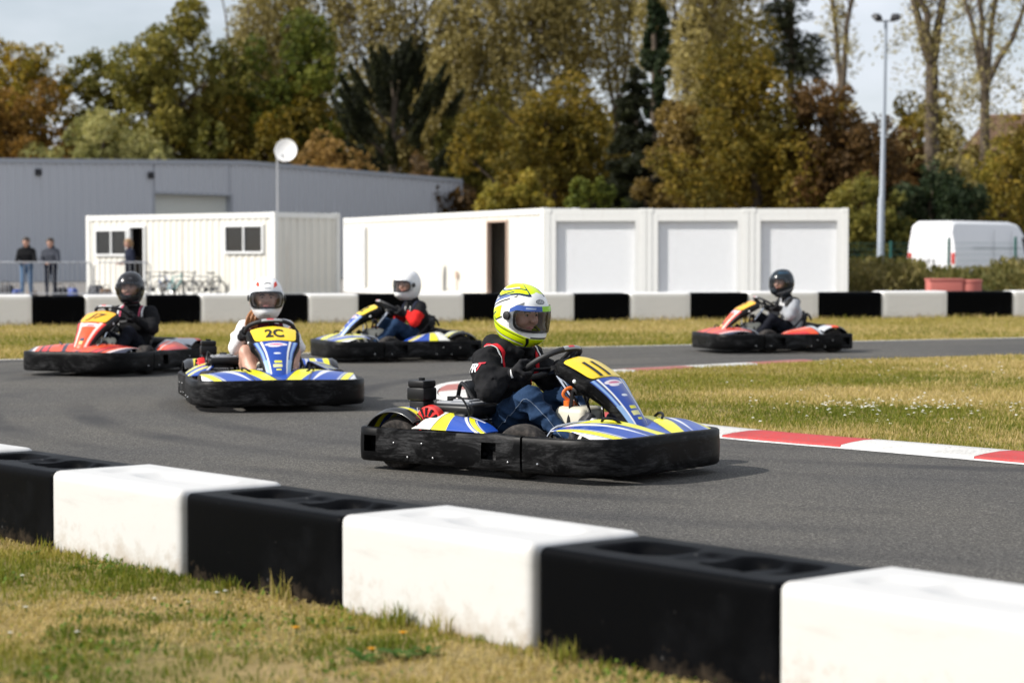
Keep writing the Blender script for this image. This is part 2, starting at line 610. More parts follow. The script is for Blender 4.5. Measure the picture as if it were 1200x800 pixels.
t = NT('yard_gravel')
p = t.pos()
c = t.ramp(t.noise(12, p, 6, 0.7), [(0.3, (0.12, 0.11, 0.10)), (0.7, (0.24, 0.22, 0.20))])
t.set(color=c, rough=0.95)
MT['yard_gravel'] = t.mat

def worn_paint(name, color, under):
    t = NT(name)
    p = t.pos()
    w = t.math('MULTIPLY', t.step(t.noise(45, p, 7, 0.8), 0.47, 0.62), t.step(t.noise(3.0, p, 5, 0.7), 0.34, 0.60))
    c = t.mix(w, color, under)
    rub = t.math('MULTIPLY', t.step(t.noise(1.8, p, 5, 0.6, 1.2), 0.5, 0.75), 0.4)
    c = t.mix(rub, c, tuple(x * 0.45 for x in color))
    t.set(color=c, rough=0.75)
    t.bump(t.noise(90, p, 4), 0.3, 0.006)
    MT[name] = t.mat
worn_paint('kerb_white', (0.60, 0.59, 0.56), (0.28, 0.27, 0.26))
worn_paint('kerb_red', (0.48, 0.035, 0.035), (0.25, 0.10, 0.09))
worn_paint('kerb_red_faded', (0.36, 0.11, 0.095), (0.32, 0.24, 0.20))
worn_paint('line_white', (0.74, 0.73, 0.70), (0.2, 0.2, 0.2))

def leafy(name, stops, trans=0.3, rough=0.7):
    t = NT(name)
    v = t.attr('tint', 'Fac')
    c = t.ramp(v, stops)
    t.set(color=c, rough=rough, spec=0.2)
    tr = t.new('ShaderNodeBsdfTranslucent')
    t.l.new(t.mix(1.0, c, (1.1, 1.1, 0.7), 'MULTIPLY'), tr.inputs['Color'])
    ms = t.new('ShaderNodeMixShader')
    ms.inputs[0].default_value = trans
    t.l.new(t.bsdf.outputs[0], ms.inputs[1]); t.l.new(tr.outputs[0], ms.inputs[2])
    t.l.new(ms.outputs[0], t.out.inputs['Surface'])
    MT[name] = t.mat
leafy('blades', [(0.0, (0.085, 0.125, 0.012)), (0.28, (0.19, 0.20, 0.028)), (0.5, (0.31, 0.265, 0.062)), (0.72, (0.47, 0.365, 0.145)), (1.0, (0.60, 0.47, 0.25))], 0.4)
leafy('weed_green', [(0.0, (0.05, 0.11, 0.012)), (1.0, (0.16, 0.22, 0.03))])
leafy('petal_white', [(0.0, (0.75, 0.74, 0.7)), (1.0, (0.85, 0.85, 0.82))])
leafy('petal_yellow', [(0.0, (0.75, 0.36, 0.01)), (1.0, (0.85, 0.55, 0.02))])
PAL = dict(
    gold=[(0.104, 0.094, 0.017), (0.244, 0.188, 0.025), (0.452, 0.283, 0.031)],
    olive=[(0.068, 0.077, 0.018), (0.167, 0.153, 0.032), (0.296, 0.242, 0.050)],
    rust=[(0.081, 0.052, 0.015), (0.194, 0.107, 0.023), (0.307, 0.163, 0.032)],
    sage=[(0.136, 0.141, 0.048), (0.290, 0.284, 0.106), (0.463, 0.415, 0.173)],
    brown=[(0.099, 0.070, 0.028), (0.217, 0.148, 0.043), (0.335, 0.229, 0.058)],
    green=[(0.040, 0.055, 0.009), (0.097, 0.118, 0.019), (0.194, 0.194, 0.028)],
    tan=[(0.151, 0.124, 0.050), (0.291, 0.243, 0.094), (0.442, 0.367, 0.154)],
    dark=[(0.010, 0.012, 0.006), (0.022, 0.026, 0.012), (0.043, 0.046, 0.019)],
    ivy=[(0.011, 0.019, 0.008), (0.024, 0.041, 0.016), (0.068, 0.081, 0.041)],
    orange=[(0.150, 0.098, 0.035), (0.284, 0.171, 0.053), (0.417, 0.260, 0.088)],
    lime=[(0.124, 0.111, 0.020), (0.281, 0.237, 0.039), (0.439, 0.316, 0.058)],
    olivegold=[(0.057, 0.050, 0.010), (0.146, 0.113, 0.017), (0.278, 0.183, 0.024)],
    rustdark=[(0.044, 0.028, 0.012), (0.108, 0.061, 0.021), (0.177, 0.095, 0.031)],
    scrub=[(0.070, 0.077, 0.021), (0.157, 0.137, 0.044), (0.281, 0.224, 0.088)])
for k, v in PAL.items():
    leafy('leaf_' + k, [(0.0, v[0]), (0.5, v[1]), (1.0, v[2])], 0.34)

t = NT('bark')
p = t.noise(3.0, t.mapped(t.co(), (4, 4, 0.8)), 6, 0.7)
t.set(color=t.ramp(p, [(0.3, (0.035, 0.025, 0.017)), (0.7, (0.15, 0.115, 0.08))]), rough=0.9)
t.bump(p, 0.6, 0.05)
MT['bark'] = t.mat

def sheet_metal(name, c0, streaks, rough=0.55, streak_col=(0.25, 0.16, 0.09)):
    t = NT(name)
    n = t.noise(1.6, t.mapped(t.co(), (2.5, 2.5, 0.25)), 6, 0.65)
    n2 = t.noise(7, t.co(), 6, 0.7)
    c = t.mix(n2, tuple(x * 0.94 for x in c0), tuple(min(1, x * 1.05) for x in c0))
    c = t.mix(t.math('MULTIPLY', t.step(n, 0.56, 0.85), streaks), c, streak_col)
    t.set(color=c, rough=rough)
    MT[name] = t.mat
sheet_metal('container_white', (0.70, 0.68, 0.615), 0.5)
sheet_metal('container_frame', (0.76, 0.76, 0.73), 0.5)
sheet_metal('roller_white', (0.78, 0.79, 0.80), 0.10)
sheet_metal('rust_top', (0.42, 0.33, 0.26), 0.6)
sheet_metal('cladding_grey', (0.53, 0.545, 0.58), 0.15, 0.45, (0.16, 0.16, 0.17))
sheet_metal('cladding_trim', (0.38, 0.40, 0.44), 0.15, 0.45, (0.12, 0.12, 0.13))
sheet_metal('roof_pale', (0.5, 0.51, 0.53), 0.3, 0.5, (0.3, 0.3, 0.3))
sheet_metal('shutter_pale', (0.66, 0.67, 0.62), 0.15)
sheet_metal('van_white', (0.80, 0.80, 0.81), 0.06, 0.28)
sheet_metal('red_block', (0.46, 0.13, 0.105), 0.25, 0.6, (0.4, 0.3, 0.27))

def glass(name, tint, alpha, rough=0.03):
    t = NT(name)
    t.n.remove(t.bsdf)
    tr = t.new('ShaderNodeBsdfTransparent'); tr.inputs['Color'].default_value = (*tint, 1)
    gl = t.new('ShaderNodeBsdfGlossy'); gl.inputs['Roughness'].default_value = rough
    fr = t.new('ShaderNodeFresnel'); fr.inputs['IOR'].default_value = 1.5
    ms = t.new('ShaderNodeMixShader')
    t.l.new(t.math('ADD', t.math('MULTIPLY', fr.outputs[0], 0.9), alpha), ms.inputs[0])
    t.l.new(tr.outputs[0], ms.inputs[1]); t.l.new(gl.outputs[0], ms.inputs[2])
    t.l.new(ms.outputs[0], t.out.inputs['Surface'])
    MT[name] = t.mat
glass('visor_clear', (0.88, 0.9, 0.93), 0.01)
glass('visor_smoke', (0.5, 0.52, 0.55), 0.02)
glass('window_glass', (0.45, 0.48, 0.5), 0.04)
# ------------------------------------------------------------------ ground, track, kerb
def sheet(name, poly, z, mat, kind='structure'):
    me = bpy.data.meshes.new(name)
    me.from_pydata([(p[0], p[1], z) for p in poly], [], [tuple(range(len(poly)))])
    me.materials.append(mat)
    me.update()
    if me.polygons[0].normal.z < 0: me.flip_normals()
    return tag(link(name, me), kind=kind)

sheet('ground', [(-1600, -1600), (1600, -1600), (1600, 1600), (-1600, 1600)], 0.0, MT['grass_ground'])

ROW0 = Vector((0.0725, 6.60, 0))
ROWU = Vector((0.649, -0.757, 0)).normalized()
ROWW = Vector((0.757, 0.649, 0)).normalized()
def rear_edge(px): return G(px, 422.0 - 26.0 * px / 1200.0)
near_l = ROW0 + ROWW * 0.22 - ROWU * 6.5
near_r = ROW0 + ROWW * 0.22 + ROWU * 9.0
re = [rear_edge(x) for x in range(-900, 3000, 100)]
track_poly = [(-34, 13.0), (near_l.x - 3.0, near_l.y + 2.2), tuple(near_l.xy), tuple(near_r.xy), (40, -2), (40, re[-1].y)] + [tuple(p.xy) for p in reversed(re)] + [(-34, re[0].y)]
sheet('track', track_poly, 0.004, MT['asphalt'])

# white line round the outer edge of the track, broken where it is worn
mb = MB()
for i in range(len(re) - 1):
    a, b = re[i], re[i + 1]
    o = Vector((0, -0.07, 0))
    mb.add(([a + o + Vector((0, 0, .008)), b + o + Vector((0, 0, .008)), b - o * 0.7 + Vector((0, 0, .008)), a - o * 0.7 + Vector((0, 0, .008))], [(0, 1, 2, 3)]))
tag(mb.build('edge_line', MT['line_white'], smooth=0), kind='structure')

# infield island and its kerb; the outline runs anticlockwise from the right of the near kerb
near_px = [(1420, 563), (1200, 543.5), (1100, 534.5), (1000, 526), (920, 519.5), (844, 512.5), (760, 503), (690, 494), (620, 484), (560, 475), (527, 468.5), (514, 462), (518, 455), (534, 449.5), (560, 446.5), (610, 443.5), (670, 439), (725, 434.6), (800, 430.6), (860, 427.4), (950, 422.8), (1080, 418.8), (1200, 415.6), (1420, 411.0)]
outer = spline([G(*p).xy.to_3d() for p in near_px], 260)
outer = [Vector((p.x, p.y, 0)) for p in outer]
def inset(path, w):
    out = []
    for i, p in enumerate(path):
        a = path[max(0, i - 2)]; b = path[min(len(path) - 1, i + 2)]
        t = (b - a).normalized()
        out.append(p + Vector((t.y, -t.x, 0)) * w)        # the island lies on the right hand of the direction of travel
    return out
KW = 0.42
inner = inset(outer, KW)
def clean(path):            # keep the inset from folding over at the tight tip
    return path
isl = inset(outer, KW * 0.5)
sheet('infield_ground', [tuple(p.xy) for p in isl] + [(30, isl[-1].y), (30, isl[0].y)], 0.016, MT['grass_ground'])
line_o, line_i = inset(outer, -0.10), inset(outer, -0.012)
vs, fs = [], []
for a, b in zip(line_o, line_i):
    vs += [a + Vector((0, 0, .008)), b + Vector((0, 0, .008))]
n_line = 150
for i in range(n_line):
    fs.append((2 * i, 2 * i + 1, 2 * i + 3, 2 * i + 2))
mb = MB(); mb.add((vs, fs))
tag(mb.build('kerb_line', MT['line_white'], smooth=0), kind='structure')

kerb = tag(empty('kerb', outer[0]), kind='structure')
cum = [0.0]
for a, b in zip(outer[:-1], outer[1:]): cum.append(cum[-1] + (b - a).length)
i846 = min(range(len(outer)), key=lambda i: abs(600 + FPX * outer[i].x / outer[i].y - 851) + (1000 if i > 90 else 0))
seg_len = 1.03
phase = cum[i846]
k0 = int(-phase / seg_len) - 1
kerb_end = cum[max(i for i, p in enumerate(outer) if 600 + FPX * p.x / p.y < 905)]
k = k0
while phase + k * seg_len < kerb_end:
    s0, s1 = phase + k * seg_len, phase + (k + 1) * seg_len
    ids = [i for i in range(len(outer)) if s0 < cum[i] < s1]
    def at(path, s):
        j = max(0, min(len(path) - 2, int(np.searchsorted(cum, s)) - 1))
        t = (s - cum[j]) / max(1e-6, cum[j + 1] - cum[j])
        return path[j].lerp(path[j + 1], t)
    if s0 > 0.01:
        ss = [s0 + 0.002] + [cum[i] for i in ids] + [s1 - 0.002]
        prof = [(0.0, 0.0), (0.01, 0.016), (0.10, 0.026), (0.24, 0.034), (0.37, 0.032), (0.42, 0.0)]
        rings = []
        for s in ss:
            a, b = at(outer, s), at(inner, s)
            d = (b - a) / KW
            rings.append([a + d * o + Vector((0, 0, h + 0.003)) for o, h in prof])
        mb = MB(); mb.add(loft(rings, close_ring=False))
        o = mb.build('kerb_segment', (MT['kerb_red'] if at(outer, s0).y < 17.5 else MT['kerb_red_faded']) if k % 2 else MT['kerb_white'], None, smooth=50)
        o.parent = kerb
        o.matrix_parent_inverse = Matrix.Translation(-kerb.location)
    k += 1

yard = [(-120, 140), (120, 140), (120, 47.5), (20, 47.5), (-4, 43.0), (-12, 41.5), (-120, 41.5)]
sheet('yard', yard, 0.005, MT['yard_gravel'])

# ------------------------------------------------------------------ plastic barrier blocks
def round_block(name, size, r, n, mats, recess=None, base=0.0):
    """a box with rounded edges on a fine grid; recess(x, y) lowers the top"""
    hx, hy, hz = size[0] / 2, size[1] / 2, size[2] / 2
    def axis(h, k):
        t = np.linspace(-1, 1, k)
        return h * np.sign(t) * (1 - (1 - np.abs(t)) ** 1.35)
    V, F = [], []
    off = 0
    for ax in range(3):
        for sgn in (-1, 1):
            a, b = [(1, 2), (2, 0), (0, 1)][ax]
            hs = (hx, hy, hz)
            u = axis(hs[a], n[a]); v = axis(hs[b], n[b])
            Uu, Vv = np.meshgrid(u, v, indexing='ij')
            p = np.zeros(Uu.shape + (3,))
            p[..., a] = Uu; p[..., b] = Vv; p[..., ax] = sgn * hs[ax]
            q = np.clip(p, [-(hx - r), -(hy - r), -(hz - r)], [hx - r, hy - r, hz - r])
            d = p - q
            L = np.linalg.norm(d, axis=-1, keepdims=True)
            p = q + d / np.maximum(L, 1e-9) * r
            if ax == 2 and sgn == 1 and recess is not None:
                p[..., 2] -= recess(p[..., 0], p[..., 1])
            na, nb = Uu.shape
            idx = np.arange(na * nb).reshape(na, nb) + off
            quad = np.stack([idx[:-1, :-1], idx[1:, :-1], idx[1:, 1:], idx[:-1, 1:]], -1).reshape(-1, 4)
            if sgn < 0: quad = quad[:, ::-1]
            V.append(p.reshape(-1, 3)); F.append(quad); off += na * nb
    V = np.concatenate(V); F = np.concatenate(F)
    V[:, 2] += hz + base
    key = np.round(V * 1e5).astype(np.int64)
    _, first, inv = np.unique(key, axis=0, return_index=True, return_inverse=True)
    V = V[first]; F = inv.reshape(-1)[F]
    return fast_mesh(name, V, F, mats, smooth=True)

def sm(x, a, b):
    t = np.clip((x - a) / (b - a), 0, 1)
    return t * t * (3 - 2 * t)
def pocket(x, y, cx, cy, rx, ry, depth, p=4):
    q = (np.abs((x - cx) / rx) ** p + np.abs((y - cy) / ry) ** p) ** (1 / p)
    return depth * (1 - sm(q, 0.72, 1.0))
def recess_black(x, y):
    d = pocket(x, y, -0.25, 0, 0.15, 0.12, 0.05)
    d = np.maximum(d, pocket(x, y, 0.0, 0.0, 0.075, 0.10, 0.012))
    d = np.maximum(d, pocket(x, y, 0.23, 0.0, 0.17, 0.13, 0.055))
    d -= pocket(x, y, 0.23, 0.0, 0.06, 0.13, 0.035)
    return d
def recess_white(x, y):
    return pocket(x, y, 0.12, 0.02, 0.30, 0.12, 0.022, 3) + pocket(x, y, -0.28, 0.0, 0.10, 0.1, 0.012, 3)

blk_mesh = round_block('barrier_block_black', (0.984, 0.45, 0.335), 0.022, (52, 30, 18), MT['barrier_black'], recess_black, -0.015)
wht_mesh = round_block('barrier_block_white', (0.990, 0.475, 0.345), 0.03, (52, 30, 18), MT['barrier_white'], recess_white, -0.015)
front_labels = {
    -6: ("black barrier block hidden beyond the left end of the front row", 'b'),
    -5: ("white barrier block at far left end of front row, only its top seen", 'w'),
    -4: ("black barrier block at the left edge in the front row before the grass", 'b'),
    -3: ("white barrier block with scuffed side, left one in the front row", 'w'),
    -2: ("black barrier block between two full white ones in the front row", 'b'),
    -1: ("white barrier block in front row directly below the yellow helmeted driver's kart", 'w'),
    0: ("largest black barrier block with pale nicks, in front row at lower right", 'b'),
    1: ("big white barrier block cut by the lower right corner", 'w'),
}
ang_row = math.atan2(ROWU.y, ROWU.x)
for kk, (lab, c) in front_labels.items():
    p = ROW0 + ROWU * (kk + 0.5) * 0.998 + ROWW * (0.225 if c == 'b' else 0.222)
    o = link('barrier_block', blk_mesh if c == 'b' else wht_mesh, None, (p.x, p.y, 0.0), ang_row + random.uniform(-0.006, 0.006))
    tag(o, lab, 'barrier', 'plastic barrier blocks in the front row')

rb_mesh = round_block('rear_block_black', (0.992, 0.5, 0.535), 0.03, (14, 10, 10), MT['barrier_black'], None, -0.01)
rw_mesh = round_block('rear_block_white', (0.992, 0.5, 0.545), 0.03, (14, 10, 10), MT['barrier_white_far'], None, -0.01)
bounds = [-340, -277, -214, -151, -88, -25, 38, 99.5, 172, 235, 299, 361, 420.5, 482, 544, 608, 673.5, 738, 810, 877, 960, 1033.5, 1111, 1187, 1264, 1342, 1420, 1498, 1576, 1654]
rear_lab = [
    'black block fifth beyond the left edge of the far row', 'white block fourth beyond the left edge of the far row', 'black block third beyond the left edge of the far row', 'white block second beyond the left edge of the far row',
    "black block beyond the left edge of the far row", "white far-row block at the photo's left edge beside the fence",
    "black far-row block below the two men at the fence", "white far-row block mostly hidden behind the black-helmeted driver",
    "black far-row block in front of the bicycles", "white far-row block between the bicycles and the white-helmeted girl",
    "black far-row block behind the girl's white helmet", "white far-row block just right of the girl's helmet",
    "black far-row block behind the yellow plate of the red-sleeved driver's kart", "white far-row block right of the red-sleeved driver",
    "black far-row block below the dark container doorway", "white far-row block behind the yellow helmet",
    "black far-row block right of the yellow helmet under first roller door", "white far-row block between first and second roller doors",
    "black far-row block behind the orange number plate on the right", "white far-row block behind the black-helmeted driver on the right",
    "black far-row block under the right end of the garages", "white far-row block in front of the bushes, left of the red block",
    "black far-row block in front of the red block", "white far-row block at the photo's right edge",
    "black block beyond the right edge of the far row", "white block second beyond the right edge of the far row", "black block third beyond the right edge of the far row", "white block fourth beyond the right edge of the far row", "black block fifth beyond the right edge of the far row"]
for i in range(len(bounds) - 1):
    a, b = G(bounds[i], 382 - 10 * bounds[i] / 1200), G(bounds[i + 1], 382 - 10 * bounds[i + 1] / 1200)
    d = b - a
    c = (a + b) / 2 + Vector((-d.y, d.x, 0)).normalized() * 0.25
    black = (i % 2 == 0)
    o = link('barrier_block', rb_mesh if black else rw_mesh, None, (c.x, c.y, 0), math.atan2(d.y, d.x))
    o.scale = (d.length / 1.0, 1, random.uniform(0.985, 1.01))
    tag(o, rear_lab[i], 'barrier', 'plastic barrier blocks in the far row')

# ------------------------------------------------------------------ containers and garages
def along(A, B, px):
    """distance from A towards B at which the wall A-B is crossed by the upright plane through column px"""
    k = (px - 600) / FPX
    d = B - A
    t = (k * A.y - A.x) / (d.x - k * d.y)
    return t * d.length
def zat(p, py):
    return CAM_H + (301 - py) * p.y / FPX
def corrug(x0, x1, z0, z1, pitch=0.28, depth=0.035, y=0.0):
    prof = []
    x = x0
    seq = [(0.0, 0), (0.32, 0), (0.5, 1), (0.82, 1), (1.0, 0)]
    while x < x1 - 1e-4:
        for f, s in seq[:-1]:
            xx = x + f * pitch
            if xx < x1: prof.append((xx, y + s * depth))
        x += pitch
    prof.append((x1, y))
    vs, fs = [], []
    for (xx, yy) in prof: vs += [Vector((xx, yy, z0)), Vector((xx, yy, z1))]
    for i in range(len(prof) - 1): fs.append((2 * i, 2 * i + 2, 2 * i + 3, 2 * i + 1))
    return vs, fs
def slats(x0, x1, z0, z1, n, y=0.0, depth=0.018):
    vs, fs = [], []
    h = (z1 - z0) / n
    prof = []
    for i in range(n):
        b = z0 + i * h
        prof += [(y + depth, b), (y, b + 0.2 * h), (y, b + 0.8 * h), (y + depth, b + h * 0.98)]
    for (yy, zz) in prof: vs += [Vector((x0, yy, zz)), Vector((x1, yy, zz))]
    for i in range(len(prof) - 1): fs.append((2 * i, 2 * i + 1, 2 * i + 3, 2 * i + 2))
    return vs, fs
def bar(x0, x1, y0, y1, z0, z1):
    return box(((x0 + x1) / 2, (y0 + y1) / 2, (z0 + z1) / 2), (x1 - x0, y1 - y0, z1 - z0))

def container_shell(root, L, D, H, holes, end='both', top='rust_top', front=True):
    """box container in its own frame: front along +x at y = 0, going back to y = D. holes: (x0, x1, z0, z1) in the front"""
    fr = MB()
    p = 0.14
    for x in (0, L - p):
        for y in (0, D - p): fr.add(bar(x, x + p, y, y + p, 0.0, H))
    for z in (0.0, H - 0.16):
        fr.add(bar(p, L - p, 0.012, 0.12, z + 0.003, z + 0.157)); fr.add(bar(p, L - p, D - 0.12, D - 0.012, z + 0.003, z + 0.157))
        for x in (0.012, L - 0.12): fr.add(bar(x, x + 0.108, p, D - p, z + 0.003, z + 0.157))
    for x in (0, L - 0.178):                                   # corner castings
        for y in (0, D - 0.162):
            for z in (-0.0, H - 0.118): fr.add(rbox((x + .089, y + .081, z + .059 + .004), (0.186, 0.17, 0.122), 0.01, 1))
    fr.build('frame', MT['container_frame'], root, smooth=30)
    z0, z1 = 0.155, H - 0.155
    if front:
        w = MB()
        cuts = sorted(holes)
        x = p
        for (a, b, c, d) in cuts:
            if a > x: w.add(corrug(x, a, z0, z1, y=0.04))
            if c > z0 + 0.02: w.add(corrug(a, b, z0, c, y=0.04))
            if d < z1 - 0.02: w.add(corrug(a, b, d, z1, y=0.04))
            x = b
        if x < L - p: w.add(corrug(x, L - p, z0, z1, y=0.04))
        w.build('corrugated_wall', MT['container_white'], root, smooth=0)
    Mr = Matrix.Translation((L, 0, 0)) @ Matrix.Rotation(R(90), 4, 'Z')
    Ml = Matrix.Translation((0, D, 0)) @ Matrix.Rotation(R(-90), 4, 'Z')
    Mb = Matrix.Translation((L, D, 0)) @ Matrix.Rotation(R(180), 4, 'Z')
    for M_, ln in ((Mr, D), (Ml, D), (Mb, L)):
        w = MB(); w.add(corrug(p, ln - p, z0, z1, y=0.04), 0, M_)
        w.build('end_wall' if ln == D else 'back_wall', MT['container_white'], root, smooth=0)
    rf = MB(); rf.add(bar(0.1, L - 0.1, 0.1, D - 0.1, H - 0.05, H - 0.012))
    rf.build('roof', MT[top], root, smooth=0)
    fl = MB(); fl.add(bar(0.1, L - 0.1, 0.13, D - 0.13, 0.02, 0.11)); fl.build('floor', MT['interior_brown'], root, smooth=0)

def window(root, x0, x1, z0, z1, curtain=True, name='window'):
    f = MB()
    t = 0.06
    f.add(bar(x0 - t, x1 + t, -0.02, 0.09, z1, z1 + t)); f.add(bar(x0 - t, x1 + t, -0.03, 0.09, z0 - t, z0))
    f.add(bar(x0 - t, x0, -0.018, 0.088, z0, z1)); f.add(bar(x1, x1 + t, -0.018, 0.088, z0, z1))
    xm = (x0 + x1) / 2
    f.add(bar(xm - 0.025, xm + 0.025, -0.012, 0.08, z0, z1))
    w = f.build(name, MT['window_frame_white'], root, smooth=0)
    for a, b in ((x0, xm - 0.025), (xm + 0.025, x1)):
        g = MB(); g.add(bar(a, b, 0.03, 0.036, z0, z1)); g.build('pane', MT['window_glass'], w, smooth=0)
    bk = MB(); bk.add(bar(x0 - 0.05, x1 + 0.05, 0.5, 0.52, z0 - 0.1, z1 + 0.1)); bk.build('shade_panel', MT['dark_inside'], w, smooth=0)  # near-black sheet paints the unlit interior behind the panes
    if curtain:
        c = MB(); c.add(corrug(x0 + 0.02, x1 - 0.02 if curtain == 2 else x0 + (x1 - x0) * 0.36, z0, z1, 0.12, 0.05, 0.12))
        c.build('curtain', MT['curtain'], w, smooth=60)

# the office container on the left
A = W(101, 300, 69.0); B = W(322, 300, 63.1); A.z = B.z = 0
L1, H1 = (B - A).length, 2.5
office = tag(empty('office_container', A, math.atan2((B - A).y, (B - A).x)), "white office container with two windows and a dark open doorway", 'container')
dirAB = (B - A).normalized()
def hole(px0, px1, py0, py1, A=A, B=B):
    a, b = along(A, B, px0), along(A, B, px1)
    p = A + (B - A).normalized() * ((a + b) / 2)
    return (a, b, zat(p, py1), zat(p, py0))
h1, h2, h3 = hole(113, 148, 270.5, 297.5), hole(152.5, 168.5, 266.5, 347), hole(264.5, 307, 265.5, 294.5)
h2 = (h2[0], h2[1], 0.15, h2[3])
container_shell(office, L1, 2.62, H1, [h1, h2, h3])
window(office, *h1, curtain=2)
window(office, *h3, curtain=1)
d = MB(); d.add(bar(h2[0] - .06, h2[0], -0.015, 0.1, 0.155, h2[3] + .06)); d.add(bar(h2[1], h2[1] + .06, -0.015, 0.1, 0.155, h2[3] + .06)); d.add(bar(h2[0], h2[1], -0.013, 0.098, h2[3], h2[3] + .06))
df = d.build('door_frame', MT['window_frame_white'], office, smooth=0)
d = MB(); d.add(bar(h2[0] - .3, h2[1] + .3, 1.5, 1.52, 0.1, 2.3)); d.build('shade_panel', MT['dark_inside'], df, smooth=0)  # near-black sheet stands in for the shade inside the office

# the long store container
A2 = W(402.5, 300, 75.0); B2 = W(636.5, 300, 59.3); A2.z = B2.z = 0
L2, H2 = (B2 - A2).length, 2.53
store = tag(empty('store_container', A2, math.atan2((B2 - A2).y, (B2 - A2).x)), "long cream white container with rust streaks and tall dark doorway", 'container')
a0, a1 = along(A2, B2, 571.5), along(A2, B2, 593.5)
pm = A2 + (B2 - A2).normalized() * a0
hs = (a0, a1, 0.15, zat(pm, 260.5))
container_shell(store, L2, 1.1, H2, [hs])
d = MB(); d.add(bar(a0 - .07, a0, -0.02, 0.1, 0.155, hs[3] + .06)); d.add(bar(a1, a1 + .05, -0.02, 0.1, 0.155, hs[3] + .06)); d.add(bar(a0, a1, -0.018, 0.098, hs[3], hs[3] + .06))
df = d.build('door_frame', MT['pipe_pink'], store, smooth=0)
d = MB(); d.add(bar(a0 - .5, a1 + .6, 0.93, 0.95, 0.12, 2.3)); d.build('shade_panel', MT['dark_inside'], df, smooth=0)  # dark sheet paints the shade behind the open doorway
d = MB(); d.add(rbox(((a0 + a1) / 2 - .02, .75, 1.35), (0.62, 0.2, 0.55), 0.02)); d.add(bar((a0 + a1) / 2 - .3, (a0 + a1) / 2 + .3, .66, .86, .12, 1.06)); d.build('shelf_box', MT['interior_brown'], df)
# the pale double door at its left end
a0, a1 = 0.16, along(A2, B2, 428)
d = MB(); d.add(bar(a0, a1, -0.03, 0.03, 0.16, 2.2)); d.add(bar(a0 + .05, a1 - .05, -0.045, -0.028, 1.1, 1.14))
dd = d.build('door', MT['roller_white'], store, smooth=0)
d = MB(); d.add(tube([(a1 - 0.12, -0.07, 0.3), (a1 - 0.12, -0.07, 2.1)], 0.018, 6)); d.build('locking_bar', MT['galvanised'], dd)
d = MB(); d.add(tube([(along(A2, B2, 536), -0.02, 0.16), (along(A2, B2, 536), -0.02, 0.62)], 0.02, 6)); d.add(rbox((along(A2, B2, 536), -.03, .68), (.16, .05, .2), .01, 1)); d.build('junction_box', MT['pipe_pink'], store)

# three garage units with roller doors
C0 = W(638.2, 300, 59.2); C1 = W(994, 300, 58.2); C0.z = C1.z = 0
gl = ["garage unit with plain white roller door nearest the long container", "garage unit with white roller door, middle one of three", "garage unit with white roller door beside the bushes"]
cuts = [638.2, 757.5, 877.5, 994]
for i in range(3):
    a, b = along(C0, C1, cuts[i]), along(C0, C1, cuts[i + 1])
    u = (C1 - C0).normalized()
    g = tag(empty('garage_unit', C0 + u * (a + 0.006), math.atan2(u.y, u.x)), gl[i], 'garage', 'white garage units in a row')
    Lg, Hg = b - a - 0.012, 2.5
    container_shell(g, Lg, 5.0, Hg, [], front=False, top='container_frame')
    fr = MB()
    dx = (0.12, 0.12 + 0.10)
    fr.add(bar(0.14, 0.30, 0.01, 0.1, 0.16, 2.36)); fr.add(bar(Lg - 0.30, Lg - 0.14, 0.01, 0.1, 0.16, 2.36)); fr.add(bar(0.30, Lg - 0.30, 0.014, 0.104, 2.17, 2.345))
    fr.build('door_surround', MT['container_frame'], g, smooth=0)
    rd = MB(); rd.add(slats(0.30, Lg - 0.30, 0.16, 2.17, 26, y=0.13)); rd.build('roller_door', MT['roller_white'], g, smooth=0)

# ------------------------------------------------------------------ the grey warehouse
Wl, Wr = W(-70, 300, 101.0), W(540.5, 300, 130.0); Wl.z = Wr.z = 0
ang = math.atan2((Wr - Wl).y, (Wr - Wl).x)
LW = (Wr - Wl).length
wh = tag(empty('warehouse', Wl, ang), "long grey ribbed metal warehouse with low pitched roof and pale shutter", 'warehouse')
xs_apex = along(Wl, Wr, 286)
def wtop(x):
    x0 = along(Wl, Wr, 0)
    z0 = zat(Wl + (Wr - Wl).normalized() * x0, 187); zA = zat(Wl + (Wr - Wl).normalized() * xs_apex, 189.5); zR = zat(Wr, 211)
    if x < xs_apex: return z0 + (zA - z0) * (x - x0) / (xs_apex - x0)
    return zA + (zR - zA) * (x - xs_apex) / (LW - xs_apex)
dh = along(Wl, Wr, 181.5), along(Wl, Wr, 271)
dz = zat(Wl + (Wr - Wl).normalized() * dh[0], 227)
x = 0.0
while x < LW - 0.05:
    x1 = min(x + 1.0, LW)
    zb = dz if (x1 > dh[0] + 0.02 and x < dh[1] - 0.02) else 0.0
    if zb and x < dh[0]: x1 = dh[0]; zb = 0.0
    elif zb and x1 > dh[1]: x1 = dh[1]
    prof = []
    wd = x1 - x
    for f, s in ((0.0, 0.0), (0.02, 0.0), (0.025, 0.0), (0.36, 0), (0.40, 1), (0.46, 1), (0.50, 0), (0.86, 0), (0.90, 1), (0.97, 1), (1.0, 0.0)):
        prof.append((x + 0.004 + f * (wd - 0.008), -0.075 * s))
    vs, fs = [], []
    for xx, yy in prof: vs += [Vector((xx, yy, zb)), Vector((xx, yy, wtop(xx)))]
    for i in range(len(prof) - 1): fs.append((2 * i, 2 * i + 2, 2 * i + 3, 2 * i + 1))
    mb = MB(); mb.add((vs, fs)); mb.build('wall_panel', MT['cladding_grey'], wh, smooth=0)
    x = x1
mb = MB()                                                     # verge trim along the top
